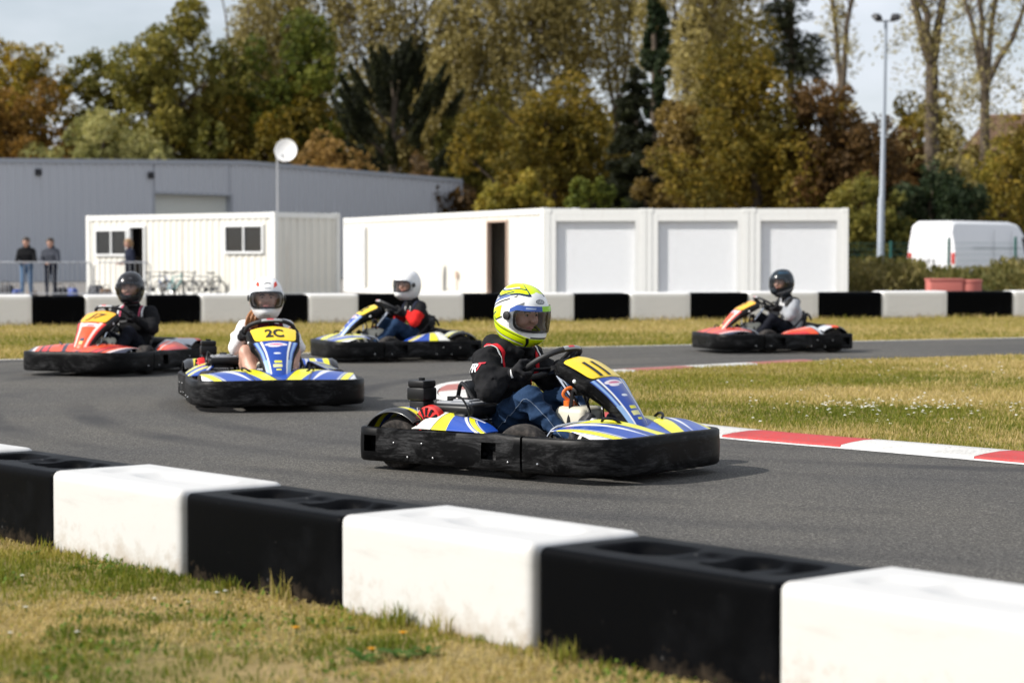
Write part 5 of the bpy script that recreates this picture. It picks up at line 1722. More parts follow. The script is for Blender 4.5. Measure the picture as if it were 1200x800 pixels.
def helmet(person, M, paint_fn, fine, strip=None, smoke=False):
    nu, nv = (260, 150) if fine else (132, 76)
    A = np.linspace(-180, 180, nu); E = np.linspace(-72, 89.5, nv)
    AA, EE = np.meshgrid(A, E, indexing='ij')
    P = hel_p(AA, EE)
    P[..., 2] = np.maximum(P[..., 2], -.172)
    Cc = 0
    for da in (-.3, .3):
        for de in (-.3, .3): Cc = Cc + paint_fn(AA + da * 360 / nu, EE + de * 161 / nv)
    Cc = Cc / 4
    idx = np.arange(nu * nv).reshape(nu, nv)
    q = np.stack([idx[:-1, :-1], idx[1:, :-1], idx[1:, 1:], idx[:-1, 1:]], -1).reshape(-1, 4)
    am = ((AA[:-1, :-1] + AA[1:, 1:]) / 2).reshape(-1); em = ((EE[:-1, :-1] + EE[1:, 1:]) / 2).reshape(-1)
    keep = (visor_in(am, em) > 1) & (em > -66)
    q = q[keep]
    Mn = np.array(M)
    V = P.reshape(-1, 3) @ Mn[:3, :3].T + Mn[:3, 3]
    me = fast_mesh('helmet', V, q, MT['helmet_print'], {'Col': Cc.reshape(-1, 3)}, smooth=True)
    h = link('helmet', me, person)
    md = h.modifiers.new("thickness", 'SOLIDIFY'); md.thickness = .022; md.offset = -1
    def tr(p): return [M @ Vector(x) for x in p]
    # rubber edge of the eye port
    ring = []
    for t in np.linspace(0, 2 * math.pi, 65)[:-1]:
        c, s = math.cos(t), math.sin(t)
        ring.append(hel_p(np.array(64.5 * math.copysign(abs(c) ** .5, c)), np.array(-2.5 + 18 * math.copysign(abs(s) ** .5, s)), .001))
    mb = MB(); mb.add(tube(tr(ring), .0075, 7, closed=True))
    rim = [hel_p(np.array(a), np.array(-64.5)) for a in np.linspace(-180, 180, 49)[:-1]]
    rim = [(p[0], p[1], max(p[2], -.172)) for p in rim]
    mb.add(tube(tr(rim), .010, 7, closed=True))
    mb.build('edge_trim', MT['helmet_trim'], h, smooth=60)
    # visor
    va = np.linspace(-79, 79, 60); ve = np.linspace(-22, 19.5, 22)
    VA, VE = np.meshgrid(va, ve, indexing='ij')
    VE2 = -3 + (VE + 3) * (1 - .45 * np.clip((np.abs(VA) - 60) / 19, 0, 1))
    vp = hel_p(VA, VE2, .0085).reshape(-1, 3) @ Mn[:3, :3].T + Mn[:3, 3]
    iv = np.arange(60 * 22).reshape(60, 22)
    vq = np.stack([iv[:-1, :-1], iv[1:, :-1], iv[1:, 1:], iv[:-1, 1:]], -1).reshape(-1, 4)
    vis = link('visor', fast_mesh('visor', vp, vq, MT['visor_smoke' if smoke else 'visor_clear'], smooth=True), h)
    if strip:
        sa = np.linspace(-74, 74, 90); se_ = np.linspace(11.5, 20.4, 5)
        SA, SE = np.meshgrid(sa, se_, indexing='ij')
        SE2 = -3 + (SE + 3) * (1 - .45 * np.clip((np.abs(SA) - 60) / 19, 0, 1))
        sp = hel_p(SA, SE2, .0105).reshape(-1, 3) @ Mn[:3, :3].T + Mn[:3, 3]
        col = np.empty(SA.shape + (3,)); col[:] = (.045, .10, .36); col[SA > -2] = (.30, .62, .01)
        col[(np.abs(SA + 28) < 12) & (np.abs(SE - 16) < 1.5)] = (.4, .5, .7)
        si = np.arange(450).reshape(90, 5)
        sq = np.stack([si[:-1, :-1], si[1:, :-1], si[1:, 1:], si[:-1, 1:]], -1).reshape(-1, 4)
        link('visor_strip', fast_mesh('visor_strip', sp, sq, MT['helmet_print'], {'Col': col.reshape(-1, 3)}, smooth=True), h)
    for s in (-1, 1):
        c = hel_p(np.array(80. * s), np.array(1.0), .004)
        pv, pf = disc_ends([(.026, 0), (.024, s * .010), (.012, s * .014)], 18, 'y', tuple(c))
        mb = MB(); mb.add(([M @ x for x in pv], pf))
        mb.build('visor_pivot', MT['helmet_trim'], h)
    return h

SC, UX, UY, NW = Vector((.040, 0, .605)), Vector((.866, 0, .5)), Vector((0, 1, 0)), Vector((-.5, 0, .866))
WB = Vector((-.085, 0, -.022))            # from the rim back to the wrist
def grip(s, deg):
    a = s * R(deg)
    o = UX * math.cos(a) + UY * math.sin(a)
    t = (UX * -math.sin(a) + UY * math.cos(a)) * -s
    return SC + o * .176, o, t

def glove(person, s, deg, h, mat, bare=None):
    g, o, t = grip(s, deg)
    n = NW
    gs = 1.16
    q = lambda a, b, c: tuple(g + o * (a - .02) * gs + o * .02 + n * b * gs + t * c * gs)
    P = [(q(.040, .014, -.034), q(.036, .012, .030), .023, .021, 'glove'), (q(.052, .012, -.022), q(.05, .012, .02), .022, .021, 'glove'),
         (tuple(g + o * .044 - t * .01), tuple(g + o * .054 + WB * .5), .028, .032, 'glove'), (tuple(g + o * .054 + WB * .5), tuple(g + o * .056 + WB * 1.15), .034, .040, 'glove')]
    for c, ln in ((.034, .92), (.012, 1.0), (-.011, .97), (-.033, .82)):
        r = .0125
        tip = 'skin' if bare else 'glove'
        P += [(q(.046, -.004, c), q(.030, -.031 * ln, c), r, r, 'glove', .006), (q(.030, -.031 * ln, c), q(-.006, -.036 * ln, c * .96), r, .0115, 'glove', .005), (q(-.006, -.036 * ln, c * .96), q(-.026, -.012, c * .94), .0115, .0095, tip, .005)]
    P += [(q(.040, .022, .022), q(.022, .034, .044), .0155, .0135, 'glove', .008), (q(.022, .034, .044), q(-.004, .030, .050), .013, .011, 'glove', .005), (q(-.004, .030, .050), q(-.022, .016, .048), .011, .009, tip, .005)]
    ob, bv = grow('glove', P, {'glove': MT[mat], 'skin': MT['skin']}, ['glove', 'skin'], h, person, folds=.0015, kdef=.014, smooth_it=1)
    return ob, bv, g + o * .074 + n * .075 - t * .05

GLOVES = []
def driver(kart, label, mats, h, helm, head_yaw=0.0, lean=0.0, strip=False, smoke=False, hands=(114, 114), bare=False, small=1.0, fine=False, head_pitch=0.0, hair=None, headz=.868, bulk=1.0, hood=False):
    p = tag(empty('person', kart.location, kart.rotation_euler.z), label, 'person', 'drivers in the karts')
    L = lean
    pr = [((-.33, -.07, .215), (-.33, .07, .215), .112, .112, 'pelvis')]
    pr += [((-.335, -.062 + L * .3, .33), (-.335, .062 + L * .3, .33), .105, .105, 'torso', .06), ((-.30, -.088 + L * .6, .49), (-.30, .088 + L * .6, .49), .108, .108, 'torso', .08), ((-.268, -.10 + L * .85, .585), (-.268, .10 + L * .85, .585), .085, .085, 'torso', .05),
           ((-.262, -.165 + L * .9, .618), (-.262, .165 + L * .9, .618), .062, .062, 'shoulder', .05), ((-.262, L * .9, .63), (-.235, L, .70), .072, .068, 'collar', .03), ((-.24, L, .69), (-.195, L, .78), .056, .056, 'neck', .012)]
    for i, s in enumerate((-1, 1)):
        sh = Vector((-.262, s * .200 * small + L * .9, .612)); _, o_, t_ = grip(s, hands[i])
        wr = grip(s, hands[i])[0] + o_ * .055 + WB * .8
        el = Vector((-.165, s * .30 * small + L * .6, .455))
        up = sh.lerp(el, .45) + Vector((-.01, s * .012, .004))
        pr += [(tuple(sh), tuple(up), .074 * bulk, .070 * bulk, 'shoulder', .035), (tuple(up), tuple(el), .070 * bulk, .061 * bulk, 'sleeve', .02), (tuple(el), tuple(wr), .062 * bulk, .043 * bulk, 'sleeve', .022)]
        hip, kn, an = Vector((-.29, s * .095, .20)), Vector((.03, s * .185, .418)), Vector((.262, s * .135, .205))
        md = hip.lerp(kn, .5) + Vector((0, 0, .012))
        cf = kn.lerp(an, .35) + Vector((-.018, 0, -.012))
        pr += [(tuple(hip), tuple(md), .100, .086, 'thigh', .04), (tuple(md), tuple(kn), .086, .066, 'knee', .02), (tuple(kn), tuple(cf), .064, .060, 'shin', .02), (tuple(cf), tuple(an), .060, .042, 'shin', .02), (tuple(an), tuple(an + Vector((.012, 0, -.022))), .040, .038, 'ankle', .01)]
        pr += [(tuple(an + Vector((.012, 0, -.035))), tuple(an + Vector((.105, -s * .012, .085))), .040, .034, 'shoe', .012), (tuple(an + Vector((.105, -s * .012, .085))), tuple(an + Vector((.128, -s * .015, .120))), .034, .028, 'shoe', .012)]
    if hood:
        pr += [((-.325, -.075, .700), (-.325, .075, .700), .052, .052, 'collar', .03)]
        for s in (-1, 1): pr += [((-.325, s * .075, .700), (-.225, s * .098, .680), .052, .044, 'collar', .03), ((-.225, s * .098, .680), (-.165, s * .05, .655), .044, .036, 'collar', .03)]
    Mh = Matrix.Translation((-.175, L * 1.05, headz)) @ Matrix.Rotation(head_yaw, 4, 'Z') @ Matrix.Rotation(head_pitch, 4, 'Y')
    Mf = Mh @ Matrix.Translation((-.018, 0, 0))
    pr += head_prims(Mf, 1.0)
    order = ['pelvis', 'torso', 'shoulder', 'collar', 'neck', 'sleeve', 'thigh', 'knee', 'shin', 'ankle', 'shoe', 'skin']
    M_ = {k: MT[mats.get(k, mats.get({'shoulder': 'torso', 'collar': 'torso', 'knee': 'thigh', 'shin': 'thigh', 'ankle': 'thigh', 'pelvis': 'thigh'}.get(k, ''), 'skin'))] for k in order}
    zone = lambda P: np.clip((.72 - P[..., 2]) / .05, 0, 1) * .85 + .0
    b, bv = grow('body', pr, M_, order, h, p, folds=.0125 if fine else .0085, fold_zone=zone)
    face(Mf, p, 1.0)
    for i, s in enumerate((-1, 1)):
        gv = glove(p, s, hands[i], .0045 if fine else .006, mats.get('glove', 'glove_black'), bare)
        if fine: GLOVES.append(gv[1])
    for s in (-1, 1):                                    # soles
        an = Vector((.262, s * .135, .205))
        mb = MB(); a, c = an + Vector((.044, 0, -.062)), an + Vector((.158, -s * .014, .102))
        d = (c - a).normalized(); sd_ = Vector((0, 1, 0)); nn = d.cross(sd_).normalized()
        rings = []
        for t, w in ((-.02, .022), (.0, .034), (.3, .032), (.7, .040), (.95, .032), (1.05, .018)):
            m = a.lerp(c, t)
            rings.append([m + sd_ * w + nn * .004, m - sd_ * w + nn * .004, m - sd_ * w - nn * .014, m + sd_ * w - nn * .014])
        mb.add(loft(rings, True, False, True)); mb.build('shoe_sole', MT[mats.get('sole', 'shoe_sole')], p, smooth=30)
    helmet(p, Mh, helm, fine, strip, smoke)
    return p, b, bv, Mh

# the driver in the neon helmet
P1, b1, bv1, Mh1 = driver(K_MAIN, "driver in neon yellow and white helmet, black jacket and blue jeans, nearest",
    dict(torso='jacket_black', sleeve='jacket_black', neck='skin', thigh='jeans_blue', ankle='sock_dark', shoe='shoe_black'), .0085, hel_main, head_yaw=R(-9), strip=True, hands=(118, 95), fine=True, bulk=1.12, head_pitch=R(7), hood=True)
for s in (-1, 1):
    ribbon(bv1, [(-.355, s * .135, .655), (-.30, s * .15, .70), (-.24, s * .155, .70), (-.185, s * .150, .66), (-.170, s * .155, .60), (-.178, s * .16, .54), (-.185, s * .15, .47)], .026, MT['stripe_red'], 'shoulder_stripe', P1)
    ribbon(bv1, [(-.355, s * .165, .65), (-.30, s * .178, .69), (-.24, s * .182, .69), (-.190, s * .178, .65), (-.175, s * .182, .60)], .010, MT['stripe_white'], 'shoulder_piping', P1)
    ribbon(bv1, [(-.33, s * .045, .69), (-.24, s * .075, .70), (-.18, s * .05, .67)], .007, MT['stripe_white'], 'collar_piping', P1)
    ribbon(bv1, [(-.20, s * .26, .18), (-.10, s * .27, .27), (0.0, s * .258, .37), (.06, s * .25, .41), (.16, s * .22, .32), (.26, s * .19, .2)], .0032, MT['jean_thread'], 'jeans_seam', P1, 40, .0025)
print_on(bv1, "FR", (-.262, -.3, .572), (1, 0, .10), (-.10, 0, 1), .062, MT['print_white'], 'sleeve_lettering', P1, .0015, .25)
print_on(bv1, "T", (-.222, -.3, .580), (1, 0, .10), (-.10, 0, 1), .062, MT['print_red'], 'sleeve_lettering', P1, .0015, .25)
g_, o_, t_ = grip(-1, 118)
wrist = g_ + o_ * .055 + WB * .85
print_on(GLOVES[0], "N", wrist + Vector((.012, 0, .004)), (1, 0, .35), (-.35, 0, 1), .058, MT['print_white'], 'glove_print', P1, .003)
print_on(GLOVES[0], "/", wrist + Vector((.060, 0, .014)), (1, 0, .35), (-.35, 0, 1), .050, MT['print_white'], 'glove_print', P1, .003)
mb = MB(); mb.add(rbox((-.30, -.235, .235), (.055, .04, .05), .012)); mb.build('belt_buckle', MT['red_plastic'], P1)

P2, b2, bv2, Mh2 = driver(K_RED, "driver in black helmet and black overalls with white and pink shoulder stripes",
    dict(torso='jacket_black', sleeve='jacket_black', neck='jacket_black', thigh='trousers_dark', shoe='shoe_black', sole='shoe_black'), .0125, hel_black, head_yaw=R(14), lean=.07)
for s in (-1, 1):
    ribbon(bv2, [(-.34, s * .12 + .06, .67), (-.25, s * .14 + .06, .70), (-.185, s * .145 + .06, .65), (-.17, s * .15 + .055, .56), (-.18, s * .15 + .05, .48)], .020, MT['stripe_white'], 'shoulder_stripe', P2)
    ribbon(bv2, [(-.34, s * .09 + .06, .67), (-.25, s * .11 + .06, .70), (-.18, s * .115 + .06, .64), (-.165, s * .12 + .055, .56)], .016, MT['stripe_pink'], 'shoulder_stripe', P2)

P3, b3, bv3, Mh3 = driver(K_GIRL, "girl in white helmet with red marks, white sleeves and bare legs",
    dict(torso='vest_maroon', collar='vest_maroon', shoulder='sleeve_white', sleeve='sleeve_white', neck='skin', thigh='skin', knee='skin', pelvis='trousers_dark', shin='skin', ankle='sock_dark', shoe='shoe_black'), .011, hel_girl, head_yaw=R(-6), bare=True, hands=(112, 112), headz=.858, small=.86, bulk=.86)
mb = MB()
for q in range(9):
    y0 = -.045 - .011 * q
    mb.add(tube(spline([Vector((-.23, y0 * .8, .76)), Vector((-.19 + .006 * (q % 3), y0 - .02, .71)), Vector((-.18, y0 - .035, .65)), Vector((-.20, y0 - .03, .59))], 8), [.012, .014, .013, .012, .011, .010, .008, .004], 6))
mb.build('hair', MT['hair_ginger'], P3)
for s in (-1, 1):
    ribbon(bv3, [(-.33, s * .10, .68), (-.25, s * .115, .70), (-.18, s * .12, .64), (-.165, s * .13, .54), (-.175, s * .13, .46)], .03, MT['vest_maroon'], 'vest_strap', P3)

P4, b4, bv4, Mh4 = driver(K_MID, "driver in plain white helmet with bright red sleeves and blue jeans",
    dict(torso='jacket_black', collar='jacket_black', shoulder='jacket_black', sleeve='sleeve_red', neck='jacket_black', thigh='jeans_blue', shoe='shoe_black'), .0125, hel_white, head_yaw=R(24))
for s in (-1, 1):
    ribbon(bv4, [(-.34, s * .16, .66), (-.26, s * .19, .69), (-.20, s * .20, .65), (-.19, s * .20, .58)], .05, MT['jacket_navy'], 'shoulder_panel', P4, 18, .005, 6)
    ribbon(bv4, [(-.185, s * .10, .62), (-.175, s * .09, .54), (-.18, s * .085, .46)], .016, MT['stripe_white'], 'chest_stripe', P4)

P5, b5, bv5, Mh5 = driver(K_FAR, "driver in dark glossy helmet and white and grey racing suit, on the right",
    dict(torso='suit_white', collar='jacket_black', shoulder='suit_grey', sleeve='suit_grey', neck='jacket_black', pelvis='trousers_dark', thigh='trousers_dark', shoe='shoe_black', sole='shoe_black'), .0125, hel_dark, head_yaw=R(26), smoke=False)
for s in (-1, 1):
    ribbon(bv5, [(-.35, s * .15, .64), (-.27, s * .19, .685), (-.21, s * .20, .65), (-.20, s * .20, .58)], .10, MT['jacket_black'], 'shoulder_panel', P5, 18, .006, 8)
    ribbon(bv5, [(-.19, s * .115, .66), (-.172, s * .12, .58), (-.18, s * .12, .48), (-.22, s * .13, .36)], .03, MT['jacket_black'], 'chest_stripe', P5)

# ------------------------------------------------------------------ people at the fence
def stander(label, p, rz, mats, hgt, hair, arms='rail', hood=False):
    o = tag(empty('person', p, rz), label, 'person', 'people watching from behind the fence')
    k = hgt / 1.75                                    # faces +x
    q = lambda x, y, z: (x * k, y * k, z * k)
    pr = [(q(0, -.08, .95), q(0, .08, .95), .115, .115, 'thigh'), (q(-.01, -.075, 1.12), q(-.01, .075, 1.12), .115, .115, 'torso', .06), (q(.0, -.10, 1.28), q(.0, .10, 1.28), .118, .118, 'torso', .08), (q(.01, -.14, 1.42), q(.01, .14, 1.42), .075, .075, 'torso', .06), (q(.01, 0, 1.44), q(.025, 0, 1.53), .07, .055, 'torso', .03), (q(.02, 0, 1.50), q(.03, 0, 1.58), .052, .052, 'skin', .01)]
    for s in (-1, 1):
        hp_, kn, an = Vector(q(0, s * .09, .92)), Vector(q(.03, s * .11, .50)), Vector(q(-.01, s * .12, .09))
        pr += [(tuple(hp_), tuple(kn), .095, .065, 'thigh', .03), (tuple(kn), tuple(an), .066, .045, 'thigh', .02), (tuple(an + Vector((0, 0, -.04))), tuple(an + Vector((.15, s * .02, -.05))), .045, .036, 'shoe', .015)]
        sh, el = Vector(q(.0, s * .20, 1.40)), Vector(q(-.02, s * .27, 1.12))
        wr = Vector(q(.27, s * .07, 1.06)) if arms == 'rail' else Vector(q(.24, s * .22, 1.06))
        if arms == 'rail': el = Vector(q(.10, s * .27, 1.10))
        pr += [(tuple(sh), tuple(el), .068, .055, 'torso', .03), (tuple(el), tuple(wr), .054, .04, 'torso', .02)]
        d = (wr - el).normalized()
        pr += [(tuple(wr), tuple(wr + d * .07), .034, .030, 'skin', .01)]
        sdv = d.cross(Vector((0, 0, 1))).normalized()
        for c in (-.028, -.010, .010, .027): pr += [(tuple(wr + d * .07 + sdv * c), tuple(wr + d * .125 + sdv * c + Vector((0, 0, -.03))), .011, .009, 'skin', .008)]
        pr += [(tuple(wr + d * .03 + sdv * .03), tuple(wr + d * .08 + sdv * .055 + Vector((0, 0, .01))), .012, .010, 'skin', .008)]
    Mh = Matrix.Translation(q(.045, 0, 1.635)) @ Matrix.Rotation(R(8), 4, 'Y')
    pr += head_prims(Mh, .92)
    order = ['torso', 'thigh', 'shoe', 'skin']
    grow('body', pr, {r_: MT[mats.get(r_, 'skin')] for r_ in order}, order, .02, o, folds=.008, fold_zone=lambda P: np.clip((1.5 * k - P[..., 2]) / .08, 0, 1), smooth_it=1)
    face(Mh, o, .92, hair)
    V, F = surface_nets(*(lambda g: (np.minimum(prim_d(g, ((-.02, 0, .055), (.0, 0, .055), .108, .104)), prim_d(g, ((-.05, 0, .0), (-.05, 0, -.03), .095, .085))).astype(np.float32) + .006 * np.sin(g[..., 0] * 90) * np.sin(g[..., 1] * 80), np.array([-.2, -.2, -.2]), .016))(np.stack(np.meshgrid(*[np.arange(-.2, .24, .016)] * 3, indexing='ij'), -1).astype(np.float32)))
    keep = ~((V[F].mean(1)[:, 0] > .03) & (V[F].mean(1)[:, 2] < .075)) 
    V2 = np.array([tuple(Mh @ Vector(v)) for v in V * np.array([1.02, 1.04, 1.0])])
    link('hair', fast_mesh('hair', V2, F[keep], MT[hair], smooth=True), o)
    if hood:
        mb = MB(); mb.add(loft([[q(-.02 + .09 * math.cos(a) + d, .11 * math.sin(a), 1.50 + z) for a in np.linspace(0, 2 * math.pi, 13)[:-1]] for d, z in ((0, -.04), (-.03, .0), (-.05, .04), (-.05, .06))], True)); mb.build('hood', MT[mats['torso']], o)
    return o
def at_ground(px, d):
    q = W(px, 300, d); q.z = 0.005
    return q
stander("man in black hooded jacket and light jeans leaning on the fence", at_ground(31, 62.36), R(-84), dict(torso='jacket_black', thigh='jeans_light', shoe='shoe_black'), 1.72, 'hair_dark', 'rail', True)
stander("boy in grey jacket and dark trousers standing at the fence", at_ground(59.5, 62.38), R(-96), dict(torso='jacket_grey', thigh='jacket_navy', shoe='shoe_black'), 1.70, 'hair_dark', 'rail', True)
stander("person with sandy hair in dark jacket by the open office doorway", at_ground(152, 62.5), R(-150), dict(torso='jacket_navy', thigh='trousers_dark', shoe='shoe_black'), 1.68, 'hair_sand', 'open', False)
# ------------------------------------------------------------------ trees
def leaf_quads(C, size, up_bias=0.3, along=None, slim=0.55, r=None):
    n = len(C)
    a = r.normal(size=(n, 3))
    if along is not None: a = a * .45 + along
    a /= np.linalg.norm(a, axis=1, keepdims=True)
    nr = r.normal(size=(n, 3)); nr[:, 2] += up_bias * 2
    b = np.cross(a, nr); b /= np.linalg.norm(b, axis=1, keepdims=True) + 1e-9
    s = (size * r.uniform(.6, 1.35, n))[:, None]
    V = np.stack([C - a * s, C + b * s * slim - a * s * .1, C + a * s, C - b * s * slim - a * s * .1], 1).reshape(-1, 3)
    return V, np.arange(n * 4).reshape(-1, 4)

def limb(p, q, r0, r1, wob, rr, n=6):
    pts = []
    for i in range(n):
        t = i / (n - 1)
        m = Vector(p).lerp(Vector(q), t)
        w = wob * math.sin(math.pi * t)
        pts.append(m + Vector((rr.normal() * w, rr.normal() * w * .6, rr.normal() * w * .3)))
    return tube(pts, [r0 + (r1 - r0) * i / (n - 1) for i in range(n)], 7)

def tree(label, px, d, ytop, hw, ybot, pal, n, leaf, kind='round', name='tree', group='trees behind the buildings', seed=None, trunk_px=None, forks=None):
    r = np.random.default_rng(int(px * 13 + ytop * 7 + d) & 0xffff if seed is None else seed)
    s = FPX / d
    x0 = (px - 600) / s
    zt, zb = CAM_H + (301 - ytop) / s, max(0.3, CAM_H + (301 - ybot) / s)
    rx = hw / s
    H = zt - zb
    root = tag(empty(name, (x0, d, 0)), label, 'bush' if name.endswith(('bush', 'shrub')) else 'tree', group)
    zm = (zt + zb) / 2
    cen, rad, ax = [], [], []
    mb = MB()
    if kind in ('round', 'dense'):
        nl = max(40, int(64 * max(1, H / (2.2 * rx))))
        for _ in range(nl):
            v = r.normal(size=3); v /= np.linalg.norm(v)
            f = r.uniform(.15, .97) ** .75
            cz = v[2] * f
            taper = 1.0 - .25 * max(0, cz)
            cen.append((v[0] * f * rx * taper, v[1] * f * rx * .8 * taper, zm + cz * H / 2)); rad.append(r.uniform(.11, .30) * min(rx, H * .6))
        trunk_top = zm + H * .15
    elif kind == 'column':
        nl = 26
        for i in range(nl):
            t = r.uniform(0, 1)
            w = rx * (.35 + .65 * math.sin(math.pi * min(1, .18 + .8 * (1 - t))))
            a = r.uniform(0, 6.28); f = r.uniform(.1, .8)
            cen.append((w * f * math.cos(a), w * f * math.sin(a), zb + H * t)); rad.append(r.uniform(.3, .55) * rx)
        trunk_top = zt - .1 * H
    elif kind == 'plume':
        nl = 95
        for i in range(nl):
            a = r.uniform(0, 6.28); t = r.uniform(0, 1) ** .8
            f = math.sqrt(max(0, 1 - t * t)) * rx * r.uniform(.2, .92)
            cen.append((f * math.cos(a), f * math.sin(a) * .8, zb + H * (.05 + .82 * t))); rad.append(r.uniform(.10, .19) * H)
            d_ = np.array([math.cos(a) * (1.0 - .6 * t), math.sin(a) * .6, .55 + .6 * t]); ax.append(d_ / np.linalg.norm(d_))
        trunk_top = zm
    elif kind == 'tiers':
        nl = 70
        for i in range(nl):
            t = (i + r.uniform(-6, 6)) / nl; t = min(1, max(0, t)); a = r.uniform(0, 6.28)
            w = rx * (1 - t * .88) * r.uniform(.5, .9)
            cen.append((w * math.cos(a) * .7, w * math.sin(a) * .7, zb + H * t)); rad.append(rx * (.42 - .25 * t))
            d_ = np.array([math.cos(a), math.sin(a), -.15]); ax.append(d_ / np.linalg.norm(d_))
        trunk_top = zt
    cen, rad = np.array(cen), np.array(rad)
    pick = r.choice(len(cen), n, p=rad ** 2 / (rad ** 2).sum())
    v = r.normal(size=(n, 3)); v /= np.linalg.norm(v, axis=1, keepdims=True)
    rr_ = rad[pick][:, None] * r.uniform(.25, 1.0, (n, 1)) ** .45
    along = None
    if kind == 'plume':
        axp = np.array(ax)[pick]; t = r.uniform(0, 1, (n, 1))
        P = cen[pick] + axp * rad[pick][:, None] * (t * 1.3 - .3) + v * rad[pick][:, None] * .26 * (1 - t * .85)
        along = axp * 1.2
    elif kind == 'tiers':
        axp = np.array(ax)[pick]; t = r.uniform(-.8, 1, (n, 1))
        P = cen[pick] + axp * rad[pick][:, None] * t * .9 + v * rad[pick][:, None] * np.array([.5, .5, .42]) * (1.1 - np.abs(t) * .5)
        along = axp * .8
    else:
        P = cen[pick] + v * rr_ * np.array([1, 1, 1.0 if kind != 'column' else 1.7])
        # break each clump into twigs so that gaps show
        tw = np.floor(P * (1.1 / leaf / 4.0)) if leaf < .2 else np.floor(P * 1.1)
        hsh = np.sin(tw @ np.array([12.9898, 78.233, 37.719])) * 43758.5453
        P = P[(hsh - np.floor(hsh)) > .30]
        pick = pick[(hsh - np.floor(hsh)) > .30]
    ok = P[:, 2] > .1
    P = P[ok]; pick = pick[ok]
    if along is not None: along = along[ok]
    lt = r.uniform(-.26, .26, len(cen))
    tint = np.clip(.5 + lt[pick] + r.normal(0, .20, len(P)), 0, 1)
    V, F = leaf_quads(P, np.full(len(P), leaf), .3, along, .28 if kind in ('plume', 'tiers') else .6, r)
    link('crown', fast_mesh('crown', V, F, MT['leaf_' + pal], {'tint': np.repeat(tint, 4)}), root)
    tr = max(.07, .055 * rx + .012 * zt) if trunk_px is None else trunk_px / s / 2
    if forks:
        # trunk that splits into long bare limbs: (fork height y, [(dx at the top, y of the top)])
        fy, tips = forks
        zf = CAM_H + (301 - fy) / s
        mb.add(limb((0, 0, 0), (0, 0, zf), tr, tr * .8, .02, r))
        for dx, ty in tips:
            q = (dx / s, r.uniform(-.6, .6), CAM_H + (301 - ty) / s)
            mb.add(limb((0, 0, zf - .1), q, tr * .62, tr * .25, .10, r, 8))
            for _ in range(7):
                t = r.uniform(.25, .95); b0 = Vector((0, 0, zf)).lerp(Vector(q), t)
                mb.add(limb(b0, b0 + Vector((r.normal() * .9, r.normal() * .7, r.uniform(.6, 1.9))), tr * .16, tr * .05, .06, r, 5))
    else:
        mb.add(limb((0, 0, 0), (r.normal() * .15, 0, trunk_top), tr, tr * .35, .06 * rx * .4, r, 8))
        for i in r.choice(len(cen), min(len(cen), 16 if kind in ('round', 'column', 'dense') else 8), replace=False):
            c = cen[i]
            zz = min(trunk_top, max(zb * .8, c[2] - abs(c[0]) * .9 - .3))
            mb.add(limb((0, 0, zz), tuple(c), tr * .30, tr * .08, .10, r, 5))
    mb.build('trunk', MT['bark'], root, smooth=60)
    return root

